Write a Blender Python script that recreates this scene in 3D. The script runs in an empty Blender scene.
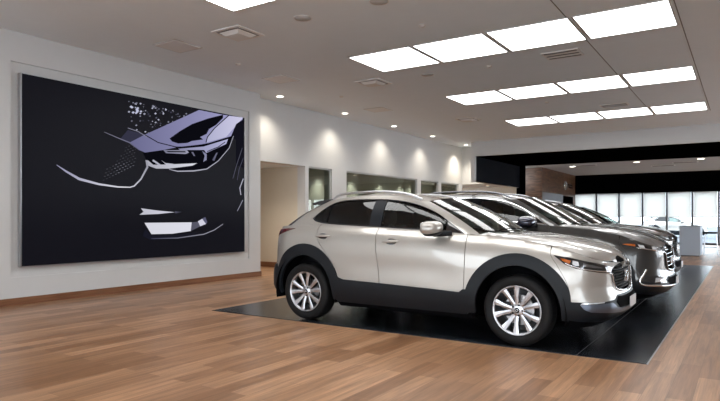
import bpy, math, random
import numpy as np
from mathutils import Vector
from mathutils.geometry import delaunay_2d_cdt

random.seed(4)
rng = np.random.RandomState(4)
scene = bpy.context.scene
COL = scene.collection
PI = math.pi

# ------------------------------------------------------------------ basics
def tag(o, label=None, cat=None, group=None, kind=None):
    if label: o['label'] = label
    if cat: o['category'] = cat
    if group: o['group'] = group
    if kind: o['kind'] = kind
    return o

def empty(name, loc=(0, 0, 0), rz=0.0):
    o = bpy.data.objects.new(name, None)
    o.empty_display_size = 0.1
    o.location = loc
    o.rotation_euler = (0, 0, rz)
    COL.objects.link(o)
    return o

def copy_tree(o, parent=None):
    c = o.copy()
    COL.objects.link(c)
    if parent is not None:
        c.parent = parent
        c.matrix_parent_inverse = o.matrix_parent_inverse.copy()
    for ch in list(o.children):
        copy_tree(ch, c)
    return c

class MB:
    """collects shapes into one mesh"""
    def __init__(self):
        self.v = []; self.f = []; self.m = []; self.s = []
    def add(self, verts, faces, mi=0, smooth=False):
        b = len(self.v)
        self.v += [tuple(map(float, p)) for p in verts]
        for f in faces:
            self.f.append([b + i for i in f]); self.m.append(mi); self.s.append(smooth)
        return self
    def box(self, x0, x1, y0, y1, z0, z1, mi=0, bev=0.0):
        if bev <= 0:
            v = [(x0,y0,z0),(x1,y0,z0),(x1,y1,z0),(x0,y1,z0),(x0,y0,z1),(x1,y0,z1),(x1,y1,z1),(x0,y1,z1)]
            f = [(0,3,2,1),(4,5,6,7),(0,1,5,4),(1,2,6,5),(2,3,7,6),(3,0,4,7)]
            return self.add(v, f, mi)
        b = bev
        rings = []
        for z, i in ((z0, b), (z0+b, 0), (z1-b, 0), (z1, b)):
            xa, xb, ya, yb = x0+i, x1-i, y0+i, y1-i
            rings.append([(xa+b,ya,z),(xb-b,ya,z),(xb,ya+b,z),(xb,yb-b,z),(xb-b,yb,z),(xa+b,yb,z),(xa,yb-b,z),(xa,ya+b,z)])
        v = [p for r in rings for p in r]
        f = [tuple(range(7, -1, -1)), tuple(range(24, 32))]
        for k in range(3):
            for i in range(8):
                j = (i+1) % 8
                f.append((k*8+i, k*8+j, (k+1)*8+j, (k+1)*8+i))
        return self.add(v, f, mi)
    def obox(self, c, ax, ay, az, hx, hy, hz, mi=0):
        c = np.array(c, float); ax, ay, az = (np.array(a, float)/np.linalg.norm(a) for a in (ax, ay, az))
        v = []
        for sz in (-1, 1):
            for sx, sy in ((-1,-1),(1,-1),(1,1),(-1,1)):
                v.append(c + ax*hx*sx + ay*hy*sy + az*hz*sz)
        f = [(0,3,2,1),(4,5,6,7),(0,1,5,4),(1,2,6,5),(2,3,7,6),(3,0,4,7)]
        return self.add(v, f, mi)
    def tube(self, pts, r, n=10, mi=0, caps=True, flat=1.0):
        pts = [np.array(p, float) for p in pts]
        rr = r if hasattr(r, '__len__') else [r]*len(pts)
        v = []
        up0 = None
        for i, p in enumerate(pts):
            t = pts[min(i+1, len(pts)-1)] - pts[max(i-1, 0)]
            t /= (np.linalg.norm(t) + 1e-12)
            u = np.array([0, 0, 1.0]) if abs(t[2]) < 0.95 else np.array([1.0, 0, 0])
            if up0 is not None:
                u = up0
            a = np.cross(t, u); a /= (np.linalg.norm(a)+1e-12)
            b = np.cross(a, t)
            up0 = b
            for k in range(n):
                an = 2*PI*k/n
                v.append(p + (a*math.cos(an)*flat + b*math.sin(an))*rr[i])
        f = []
        for i in range(len(pts)-1):
            for k in range(n):
                j = (k+1) % n
                f.append((i*n+k, i*n+j, (i+1)*n+j, (i+1)*n+k))
        self.add(v, f, mi, True)
        if caps:
            self.add(v[:n], [tuple(range(n-1, -1, -1))], mi)
            self.add(v[-n:], [tuple(range(n))], mi)
        return self
    def lathe(self, prof, n=48, axis='y', c=(0, 0, 0), mi=0, smooth=True, close=False):
        """prof: list of (r, h) ; axis direction h"""
        v = []
        for (r, h) in prof:
            for k in range(n):
                an = 2*PI*k/n
                if axis == 'y':
                    v.append((c[0]+r*math.cos(an), c[1]+h, c[2]+r*math.sin(an)))
                elif axis == 'z':
                    v.append((c[0]+r*math.cos(an), c[1]+r*math.sin(an), c[2]+h))
                else:
                    v.append((c[0]+h, c[1]+r*math.cos(an), c[2]+r*math.sin(an)))
        f = []
        for i in range(len(prof)-1):
            for k in range(n):
                j = (k+1) % n
                f.append((i*n+k, i*n+j, (i+1)*n+j, (i+1)*n+k))
        return self.add(v, f, mi, smooth)
    def grid(self, P, mi=0, smooth=True, flip=False):
        n, m = P.shape[:2]
        f = []
        for i in range(n-1):
            for j in range(m-1):
                q = (i*m+j, i*m+j+1, (i+1)*m+j+1, (i+1)*m+j)
                f.append(q[::-1] if flip else q)
        return self.add(P.reshape(-1, 3), f, mi, smooth)
    def ellipsoid(self, c, r, n=24, m=14, e=1.0, mi=0, fn=None):
        P = np.zeros((m+1, n+1, 3))
        sp = lambda t: math.copysign(abs(t)**e, t)
        for i in range(m+1):
            la = -PI/2 + PI*i/m
            for j in range(n+1):
                lo = 2*PI*j/n
                p = np.array([r[0]*sp(math.cos(la))*sp(math.cos(lo)), r[1]*sp(math.cos(la))*sp(math.sin(lo)), r[2]*sp(math.sin(la))])
                if fn is not None: p = fn(p)
                P[i, j] = p + np.array(c)
        return self.grid(P, mi)
    def build(self, name, mats, parent=None, fix=False):
        me = bpy.data.meshes.new(name)
        me.from_pydata(self.v, [], self.f)
        if not isinstance(mats, (list, tuple)): mats = [mats]
        for m in mats: me.materials.append(m)
        me.polygons.foreach_set('material_index', self.m)
        me.polygons.foreach_set('use_smooth', self.s)
        me.update()
        if fix:
            import bmesh
            bm = bmesh.new(); bm.from_mesh(me)
            bmesh.ops.remove_doubles(bm, verts=bm.verts, dist=1e-5)
            bmesh.ops.recalc_face_normals(bm, faces=bm.faces)
            bm.to_mesh(me); bm.free()
        o = bpy.data.objects.new(name, me)
        COL.objects.link(o)
        if parent is not None: o.parent = parent
        return o

# ------------------------------------------------------------------ materials
def mat(name, color, rough=0.5, metal=0.0, coat=0.0, coat_rough=0.03, spec=0.5, emis=None, estr=0.0):
    m = bpy.data.materials.new(name); m.use_nodes = True
    b = m.node_tree.nodes['Principled BSDF']
    b.inputs['Base Color'].default_value = (*color, 1)
    b.inputs['Roughness'].default_value = rough
    b.inputs['Metallic'].default_value = metal
    b.inputs['Coat Weight'].default_value = coat
    b.inputs['Coat Roughness'].default_value = coat_rough
    b.inputs['Specular IOR Level'].default_value = spec
    if emis:
        b.inputs['Emission Color'].default_value = (*emis, 1)
        b.inputs['Emission Strength'].default_value = estr
    return m

def add_noise(m, scale=40, amount=0.06, bump=0.0, stretch=(1, 1, 1), detail=4):
    nt = m.node_tree; b = nt.nodes['Principled BSDF']
    tc = nt.nodes.new('ShaderNodeTexCoord'); mp = nt.nodes.new('ShaderNodeMapping')
    mp.inputs['Scale'].default_value = stretch
    no = nt.nodes.new('ShaderNodeTexNoise'); no.inputs['Scale'].default_value = scale; no.inputs['Detail'].default_value = detail
    nt.links.new(tc.outputs['Object'], mp.inputs['Vector']); nt.links.new(mp.outputs['Vector'], no.inputs['Vector'])
    base = b.inputs['Base Color'].default_value[:]
    mx = nt.nodes.new('ShaderNodeMix'); mx.data_type = 'RGBA'
    mx.inputs[6].default_value = tuple(c*(1-amount) for c in base[:3])+(1,)
    mx.inputs[7].default_value = tuple(min(1, c*(1+amount)) for c in base[:3])+(1,)
    nt.links.new(no.outputs['Fac'], mx.inputs[0]); nt.links.new(mx.outputs[2], b.inputs['Base Color'])
    if bump > 0:
        bu = nt.nodes.new('ShaderNodeBump'); bu.inputs['Strength'].default_value = bump; bu.inputs['Distance'].default_value = 0.01
        nt.links.new(no.outputs['Fac'], bu.inputs['Height']); nt.links.new(bu.outputs['Normal'], b.inputs['Normal'])
    return m

def carpaint(name, color, metal=0.6, rough=0.32, spec=0.5):
    m = mat(name, color, rough, metal, coat=1.0, coat_rough=0.02, spec=spec)
    return add_noise(m, 900, 0.10)

def glass(name, tint, refl=1.0, rough=0.0):
    m = bpy.data.materials.new(name); m.use_nodes = True
    nt = m.node_tree; nt.nodes.clear()
    out = nt.nodes.new('ShaderNodeOutputMaterial'); mix = nt.nodes.new('ShaderNodeMixShader')
    tr = nt.nodes.new('ShaderNodeBsdfTransparent'); tr.inputs['Color'].default_value = (*tint, 1)
    gl = nt.nodes.new('ShaderNodeBsdfGlossy'); gl.inputs['Roughness'].default_value = rough
    gl.inputs['Color'].default_value = (refl, refl, refl, 1)
    fr = nt.nodes.new('ShaderNodeFresnel')
    ge = nt.nodes.new('ShaderNodeNewGeometry'); mr = nt.nodes.new('ShaderNodeMapRange')
    mr.inputs['To Min'].default_value = 1.5; mr.inputs['To Max'].default_value = 1/1.5
    nt.links.new(ge.outputs['Backfacing'], mr.inputs['Value']); nt.links.new(mr.outputs[0], fr.inputs['IOR'])
    nt.links.new(fr.outputs[0], mix.inputs[0]); nt.links.new(tr.outputs[0], mix.inputs[1]); nt.links.new(gl.outputs[0], mix.inputs[2])
    nt.links.new(mix.outputs[0], out.inputs['Surface'])
    return m

def emission(name, color, strength):
    m = bpy.data.materials.new(name); m.use_nodes = True
    nt = m.node_tree; nt.nodes.clear()
    out = nt.nodes.new('ShaderNodeOutputMaterial'); e = nt.nodes.new('ShaderNodeEmission')
    e.inputs['Color'].default_value = (*color, 1); e.inputs['Strength'].default_value = strength
    nt.links.new(e.outputs[0], out.inputs['Surface'])
    return m

def wood_floor():
    m = mat('floor_wood', (0.3, 0.16, 0.09), 0.3)
    nt = m.node_tree; b = nt.nodes['Principled BSDF']; L = nt.links.new
    tc = nt.nodes.new('ShaderNodeTexCoord')
    sep = nt.nodes.new('ShaderNodeSeparateXYZ'); L(tc.outputs['Object'], sep.inputs[0])
    cmb = nt.nodes.new('ShaderNodeCombineXYZ'); L(sep.outputs['Y'], cmb.inputs['X']); L(sep.outputs['X'], cmb.inputs['Y'])
    def brick(c1, c2, off, w):
        br = nt.nodes.new('ShaderNodeTexBrick')
        br.offset = off; br.offset_frequency = 2
        br.inputs['Scale'].default_value = 1.0
        br.inputs['Brick Width'].default_value = w; br.inputs['Row Height'].default_value = 0.155
        br.inputs['Mortar Size'].default_value = 0.0012; br.inputs['Mortar Smooth'].default_value = 0.3
        br.inputs['Color1'].default_value = (*c1, 1); br.inputs['Color2'].default_value = (*c2, 1)
        br.inputs['Mortar'].default_value = (0.19, 0.095, 0.05, 1)
        L(cmb.outputs[0], br.inputs['Vector'])
        return br
    b1 = brick((0.30, 0.150, 0.074), (0.54, 0.305, 0.170), 0.37, 1.15)
    # grain
    mp = nt.nodes.new('ShaderNodeMapping'); mp.inputs['Scale'].default_value = (14, 0.9, 1)
    L(tc.outputs['Object'], mp.inputs['Vector'])
    no = nt.nodes.new('ShaderNodeTexNoise'); no.inputs['Scale'].default_value = 1.6; no.inputs['Detail'].default_value = 7; no.inputs['Distortion'].default_value = 0.6
    L(mp.outputs[0], no.inputs['Vector'])
    mp2 = nt.nodes.new('ShaderNodeMapping'); mp2.inputs['Scale'].default_value = (60, 1.5, 1)
    L(tc.outputs['Object'], mp2.inputs['Vector'])
    no2 = nt.nodes.new('ShaderNodeTexNoise'); no2.inputs['Scale'].default_value = 2.0; no2.inputs['Detail'].default_value = 5
    L(mp2.outputs[0], no2.inputs['Vector'])
    ma = nt.nodes.new('ShaderNodeMapRange'); ma.inputs['From Min'].default_value = 0.3; ma.inputs['From Max'].default_value = 0.7
    ma.inputs['To Min'].default_value = 0.72; ma.inputs['To Max'].default_value = 1.22
    L(no.outputs['Fac'], ma.inputs['Value'])
    mb = nt.nodes.new('ShaderNodeMapRange'); mb.inputs['From Min'].default_value = 0.3; mb.inputs['From Max'].default_value = 0.7
    mb.inputs['To Min'].default_value = 0.86; mb.inputs['To Max'].default_value = 1.1
    L(no2.outputs['Fac'], mb.inputs['Value'])
    mul = nt.nodes.new('ShaderNodeMath'); mul.operation = 'MULTIPLY'; L(ma.outputs[0], mul.inputs[0]); L(mb.outputs[0], mul.inputs[1])
    vm = nt.nodes.new('ShaderNodeVectorMath'); vm.operation = 'SCALE'
    L(b1.outputs['Color'], vm.inputs[0]); L(mul.outputs[0], vm.inputs['Scale'])
    L(vm.outputs[0], b.inputs['Base Color'])
    ro = nt.nodes.new('ShaderNodeMapRange'); ro.inputs['To Min'].default_value = 0.32; ro.inputs['To Max'].default_value = 0.35
    L(no.outputs['Fac'], ro.inputs['Value']); L(ro.outputs[0], b.inputs['Roughness'])
    b.inputs['Specular IOR Level'].default_value = 0.5
    return m

def wood_plain(name, c1, c2, axis_scale=(1.2, 1.2, 22), rough=0.45):
    m = mat(name, c1, rough)
    nt = m.node_tree; b = nt.nodes['Principled BSDF']; L = nt.links.new
    tc = nt.nodes.new('ShaderNodeTexCoord'); mp = nt.nodes.new('ShaderNodeMapping'); mp.inputs['Scale'].default_value = axis_scale
    L(tc.outputs['Object'], mp.inputs[0])
    no = nt.nodes.new('ShaderNodeTexNoise'); no.inputs['Scale'].default_value = 1.3; no.inputs['Detail'].default_value = 6; no.inputs['Distortion'].default_value = 0.8
    L(mp.outputs[0], no.inputs['Vector'])
    cr = nt.nodes.new('ShaderNodeValToRGB')
    cr.color_ramp.elements[0].position = 0.35; cr.color_ramp.elements[0].color = (*c1, 1)
    cr.color_ramp.elements[1].position = 0.68; cr.color_ramp.elements[1].color = (*c2, 1)
    L(no.outputs['Fac'], cr.inputs[0]); L(cr.outputs[0], b.inputs['Base Color'])
    return m

M = {}
M['white'] = add_noise(mat('white_paint', (0.60, 0.60, 0.595), 0.75), 6, 0.02)
M['ceil'] = add_noise(mat('ceiling_paint', (0.78, 0.845, 0.89), 0.85), 5, 0.02)
M['cream'] = add_noise(mat('cream_wall', (0.66, 0.60, 0.50), 0.7), 5, 0.02)
M['black_wall'] = add_noise(mat('black_wall', (0.0012, 0.0012, 0.0014), 0.9, spec=.0), 5, 0.1)
M['navy'] = add_noise(mat('navy_lining', (0.006, 0.0075, 0.011), 0.8, spec=.1), 5, 0.1)
M['floor'] = wood_floor()
M['base'] = wood_plain('baseboard_wood', (0.16, 0.065, 0.03), (0.26, 0.12, 0.06), (1, 1, 20), 0.4)
M['walnut'] = wood_plain('walnut_panel', (0.060, 0.026, 0.013), (0.17, 0.085, 0.045), (1.5, 1.5, 9), 0.4)
M['tile'] = add_noise(mat('black_mat', (0.016, 0.019, 0.025), 0.24, spec=0.45), 3, 0.2)
M['joint'] = mat('mat_joint', (0.13, 0.135, 0.14), 0.4, 0.4)
M['alu'] = mat('aluminium', (0.55, 0.56, 0.58), 0.3, 1.0)
M['chrome'] = mat('chrome', (0.85, 0.86, 0.88), 0.08, 1.0)
M['darkchrome'] = mat('dark_chrome', (0.30, 0.31, 0.33), 0.15, 1.0)
M['plastic'] = add_noise(mat('dark_plastic', (0.007, 0.009, 0.012), 0.48, spec=0.24), 300, 0.15)
M['gloss'] = mat('gloss_black', (0.006, 0.006, 0.008), 0.08, coat=1.0)
M['shell'] = mat('inner_black', (0.004, 0.004, 0.005), 0.85, spec=0.04)
M['rubber'] = add_noise(mat('tyre_rubber', (0.006, 0.006, 0.0065), 0.65, spec=0.22), 60, 0.15)
M['rim'] = mat('machined_alloy', (0.52, 0.53, 0.56), 0.34, 0.95)
M['rimdark'] = mat('rim_pocket', (0.022, 0.023, 0.026), 0.45, 0.4)
M['disc'] = mat('brake_steel', (0.35, 0.35, 0.36), 0.35, 1.0)
M['amber'] = mat('amber_lens', (0.42, 0.11, 0.02), 0.15, coat=1.0)
M['redlens'] = mat('red_lens', (0.10, 0.005, 0.008), 0.1, coat=1.0)
M['lens'] = mat('clear_lens', (0.75, 0.78, 0.82), 0.1, 0.3, coat=1.0)
M['satin'] = mat('satin_silver_trim', (0.13, 0.15, 0.19), 0.32, 0.8)
M['plate'] = mat('plate_white', (0.75, 0.77, 0.80), 0.35)
M['cabin_dark'] = add_noise(mat('cabin_dark', (0.018, 0.018, 0.02), 0.6), 30, 0.1)
M['cabin_light'] = add_noise(mat('cabin_stone', (0.50, 0.47, 0.42), 0.5), 30, 0.05)
M['winglass'] = glass('car_glass_clear', (0.30, 0.35, 0.33))
M['privglass'] = glass('car_glass_privacy', (0.012, 0.012, 0.014))
M['reargl'] = mat('rear_glass_black', (0.004, 0.004, 0.005), 0.06, spec=0.5)
M['wsglass'] = glass('windshield_glass', (0.50, 0.56, 0.53))
M['roomglass'] = glass('partition_glass', (0.62, 0.66, 0.61))
M['extglass'] = glass('storefront_glass', (0.92, 0.95, 0.97))
M['mirrorglass'] = mat('mirror_glass', (0.8, 0.8, 0.82), 0.02, 1.0)
M['silverpaint'] = carpaint('silver_beige_paint', (0.40, 0.378, 0.345), 0.45, 0.36)
M['greypaint'] = carpaint('dark_grey_paint', (0.014, 0.014, 0.014), 0.2, 0.3)
M['brownpaint'] = carpaint('charcoal_paint', (0.022, 0.021, 0.020), 0.2, 0.3)
M['bluepaint'] = carpaint('blue_black_paint', (0.005, 0.008, 0.018), 0.5, 0.2)
M['navygloss'] = carpaint('dark_blue_cap', (0.02, 0.022, 0.045), 0.5, 0.2)
M['panel'] = emission('light_panel', (1.0, 0.995, 0.985), 7.0)
M['spotlens'] = emission('downlight_lens', (1.0, 0.93, 0.80), 8.0)
M['vent'] = mat('vent_metal', (0.74, 0.73, 0.71), 0.5)
M['ventshade'] = mat('vent_slot_shade', (0.16, 0.16, 0.16), 0.7)  # grey tone puts the shade of the vent gaps into the colour
M['blind'] = None
M['counter'] = mat('grey_counter', (0.38, 0.43, 0.50), 0.5)
M['mullion'] = mat('mullion_dark', (0.10, 0.10, 0.105), 0.4, 0.5)
M['snowy'] = add_noise(mat('snow_ground', (0.8, 0.82, 0.85), 0.9), 0.6, 0.1)
M['snow'] = add_noise(mat('lot_ground', (0.085, 0.10, 0.12), 0.9), 0.25, 0.5)

# ------------------------------------------------------------------ splines
def crom(ctrl, n_per=20):
    P = np.array(ctrl, float)
    d = np.linalg.norm(np.diff(P, axis=0), axis=1)**0.5
    t = np.concatenate([[0], np.cumsum(d)])
    # tangents (non uniform catmull-rom)
    T = np.zeros_like(P)
    for i in range(1, len(P)-1):
        h0, h1 = t[i]-t[i-1], t[i+1]-t[i]
        T[i] = (((P[i]-P[i-1])/h0)*h1 + ((P[i+1]-P[i])/h1)*h0)/(h0+h1)
    T[0] = (P[1]-P[0])/(t[1]-t[0]); T[-1] = (P[-1]-P[-2])/(t[-1]-t[-2])
    out = []; idx = []
    for i in range(len(P)-1):
        h = t[i+1]-t[i]
        for k in range(n_per):
            s = k/n_per
            h00 = 2*s**3-3*s**2+1; h10 = s**3-2*s**2+s; h01 = -2*s**3+3*s**2; h11 = s**3-s**2
            out.append(h00*P[i]+h10*h*T[i]+h01*P[i+1]+h11*h*T[i+1]); idx.append(i+s)
    out.append(P[-1]); idx.append(len(P)-1)
    return np.array(out), np.array(idx)

class Fn:
    """smooth monotone 1-D interpolation (pchip)"""
    def __init__(self, xs, ys):
        x = np.array(xs, float); y = np.array(ys, float)
        h = np.diff(x); s = np.diff(y)/h; m = np.zeros_like(y)
        for i in range(1, len(x)-1):
            if s[i-1]*s[i] > 0:
                w1 = 2*h[i]+h[i-1]; w2 = h[i]+2*h[i-1]
                m[i] = (w1+w2)/(w1/s[i-1]+w2/s[i])
        m[0] = s[0]; m[-1] = s[-1]
        self.x, self.y, self.m, self.h = x, y, m, h
    def __call__(self, q):
        q = np.clip(np.asarray(q, float), self.x[0], self.x[-1])
        i = np.clip(np.searchsorted(self.x, q)-1, 0, len(self.x)-2)
        h = self.h[i]; s = (q-self.x[i])/h
        return ((2*s**3-3*s**2+1)*self.y[i] + (s**3-2*s**2+s)*h*self.m[i] + (-2*s**3+3*s**2)*self.y[i+1] + (s**3-s**2)*h*self.m[i+1])

def sstep(a, b, x):
    t = np.clip((np.asarray(x, float)-a)/(b-a), 0, 1)
    return t*t*(3-2*t)

def inpoly(px, py, poly):
    x = np.asarray(px); y = np.asarray(py)
    ins = np.zeros(x.shape, bool)
    n = len(poly)
    for i in range(n):
        x0, y0 = poly[i]; x1, y1 = poly[(i+1) % n]
        if y0 == y1: continue
        c = ((y0 > y) != (y1 > y)) & (x < (x1-x0)*(y-y0)/(y1-y0)+x0)
        ins ^= c
    return ins

def densify(poly, sp):
    out = []
    n = len(poly)
    for i in range(n):
        a = np.array(poly[i], float); b = np.array(poly[(i+1) % n], float)
        k = max(1, int(math.ceil(np.linalg.norm(b-a)/sp)))
        for j in range(k): out.append(tuple(a+(b-a)*j/k))
    return out

def inset(poly, d):
    P = np.array(poly, float)
    area = 0.5*np.sum(P[:, 0]*np.roll(P[:, 1], -1)-np.roll(P[:, 0], -1)*P[:, 1])
    sg = 1 if area > 0 else -1
    out = []
    n = len(P)
    for i in range(n):
        a, b, c = P[i-1], P[i], P[(i+1) % n]
        e0 = (b-a)/(np.linalg.norm(b-a)+1e-9); e1 = (c-b)/(np.linalg.norm(c-b)+1e-9)
        n0 = np.array([-e0[1], e0[0]])*sg; n1 = np.array([-e1[1], e1[0]])*sg
        m = n0+n1; k = 1+np.dot(n0, n1)
        out.append(tuple(b + m*d/max(k, 0.35)))
    return out

def smooth_poly(pts, n=6):
    """closed smooth outline through pts"""
    P = list(pts)
    ext = [P[-1]] + P + [P[0], P[1]]
    c, idx = crom(ext, n)
    return [tuple(p) for p, i in zip(c, idx) if 1 <= i < len(P)+1]

def smooth_path(pts, n=6):
    c, _ = crom(pts, n)
    return [tuple(p) for p in c]

# ------------------------------------------------------------------ surface panels
def panel_data(outer, holes, fmap, sp, offset, depth, mirror_seam=False):
    outer_d = densify(outer, sp*0.8)
    holes_d = [densify(h, sp*0.8) for h in holes]
    bnd = list(outer_d); edges = [(i, (i+1) % len(outer_d)) for i in range(len(outer_d))]
    for h in holes_d:
        b = len(bnd); bnd += h
        edges += [(b+i, b+(i+1) % len(h)) for i in range(len(h))]
    B = np.array(bnd)
    lo = B.min(0); hi = B.max(0)
    gx = np.arange(lo[0]+sp*0.5, hi[0], sp); gy = np.arange(lo[1]+sp*0.5, hi[1], sp)
    if len(gx) and len(gy):
        GX, GY = np.meshgrid(gx, gy); GX = GX.ravel(); GY = GY.ravel()
        ok = inpoly(GX, GY, outer_d)
        for h in holes_d: ok &= ~inpoly(GX, GY, h)
        GX, GY = GX[ok], GY[ok]
        if len(GX):
            dm = np.full(len(GX), 9.0)
            for k in range(0, len(B), 200):
                dd = np.hypot(GX[:, None]-B[None, k:k+200, 0], GY[:, None]-B[None, k:k+200, 1]).min(1)
                dm = np.minimum(dm, dd)
            ok = dm > sp*0.45; GX, GY = GX[ok], GY[ok]
        inner = list(zip(GX, GY))
    else: inner = []
    vv = [Vector((float(a), float(b))) for a, b in bnd+inner]
    rv, re, rf, _, _, _ = delaunay_2d_cdt(vv, edges, [], 0, 1e-6)
    V = np.array([(p.x, p.y) for p in rv])
    F = np.array([f for f in rf if len(f) == 3])
    cen = V[F].mean(1)
    ok = inpoly(cen[:, 0], cen[:, 1], outer_d)
    for h in holes_d: ok &= ~inpoly(cen[:, 0], cen[:, 1], h)
    F = F[ok]
    e = 2e-3
    P = fmap(V[:, 0], V[:, 1])
    Pa = fmap(V[:, 0]+e, V[:, 1]); Pb = fmap(V[:, 0]-e, V[:, 1]); Pc = fmap(V[:, 0], V[:, 1]+e); Pd = fmap(V[:, 0], V[:, 1]-e)
    N = np.cross(Pa-Pb, Pc-Pd)
    N /= (np.linalg.norm(N, axis=1)[:, None]+1e-12)
    return V, F, P, N

def panel(name, outer, fmap, mats, parent=None, holes=(), sp=0.03, offset=0.0, depth=0.012, sides=(1,), link=True, into=None, mi=0):
    """curved sheet with real edge thickness. sides: 1 = right side (y<0), -1 = mirrored left"""
    V, F, P, N = panel_data(outer, list(holes), fmap, sp, offset, depth)
    # orientation: outward = away from the cabin centre
    cc = np.array([fmap.cx, 0, fmap.cz])
    if np.mean(np.sum(N*(P-cc), axis=1)) < 0: N = -N
    P = P + N*offset
    tri = P[F]; fn = np.cross(tri[:, 1]-tri[:, 0], tri[:, 2]-tri[:, 0])
    flip = np.sum(fn*N[F].mean(1), axis=1) < 0
    F = F.copy(); F[flip] = F[flip][:, ::-1]
    cnt = {}
    for f in F:
        for a, b in ((f[0], f[1]), (f[1], f[2]), (f[2], f[0])):
            cnt[(a, b)] = 1
    bedge = [(a, b) for (a, b) in cnt if (b, a) not in cnt]
    verts = into[0] if into else []
    faces = into[1] if into else []
    norms = into[2] if into else []
    mids = into[3] if into else []
    for s in sides:
        S = np.array([1, s, 1.0])
        base = len(verts)
        PP = P*S; NN = N*S
        verts += [tuple(p) for p in PP]
        for f in F:
            g = f if s == 1 else f[::-1]
            faces.append([base+int(i) for i in g]); mids.append(mi)
            norms += [tuple(NN[i]) for i in g]
        if depth > 0:
            for (a, b) in bedge:
                if abs(P[a][1]) < 2e-3 and abs(P[b][1]) < 2e-3: continue
                pa, pb = PP[a], PP[b]; qa, qb = pa-NN[a]*depth, pb-NN[b]*depth
                k = len(verts)
                verts += [tuple(pa), tuple(pb), tuple(qb), tuple(qa)]
                fc = [k+1, k, k+3, k+2] if s == 1 else [k, k+1, k+2, k+3]
                n = np.cross(np.array(verts[fc[1]])-np.array(verts[fc[0]]), np.array(verts[fc[2]])-np.array(verts[fc[1]]))
                n = n/(np.linalg.norm(n)+1e-12)
                faces.append(fc); mids.append(mi); norms += [tuple(n)]*4
    if into: return into
    return finish_panel(name, (verts, faces, norms, mids), mats, parent)

def finish_panel(name, data, mats, parent):
    verts, faces, norms, mids = data
    me = bpy.data.meshes.new(name)
    me.from_pydata(verts, [], faces)
    if not isinstance(mats, (list, tuple)): mats = [mats]
    for m in mats: me.materials.append(m)
    me.polygons.foreach_set('material_index', mids)
    me.polygons.foreach_set('use_smooth', [True]*len(faces))
    me.update()
    me.normals_split_custom_set(norms)
    o = bpy.data.objects.new(name, me); COL.objects.link(o)
    if parent is not None: o.parent = parent
    return o

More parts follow.
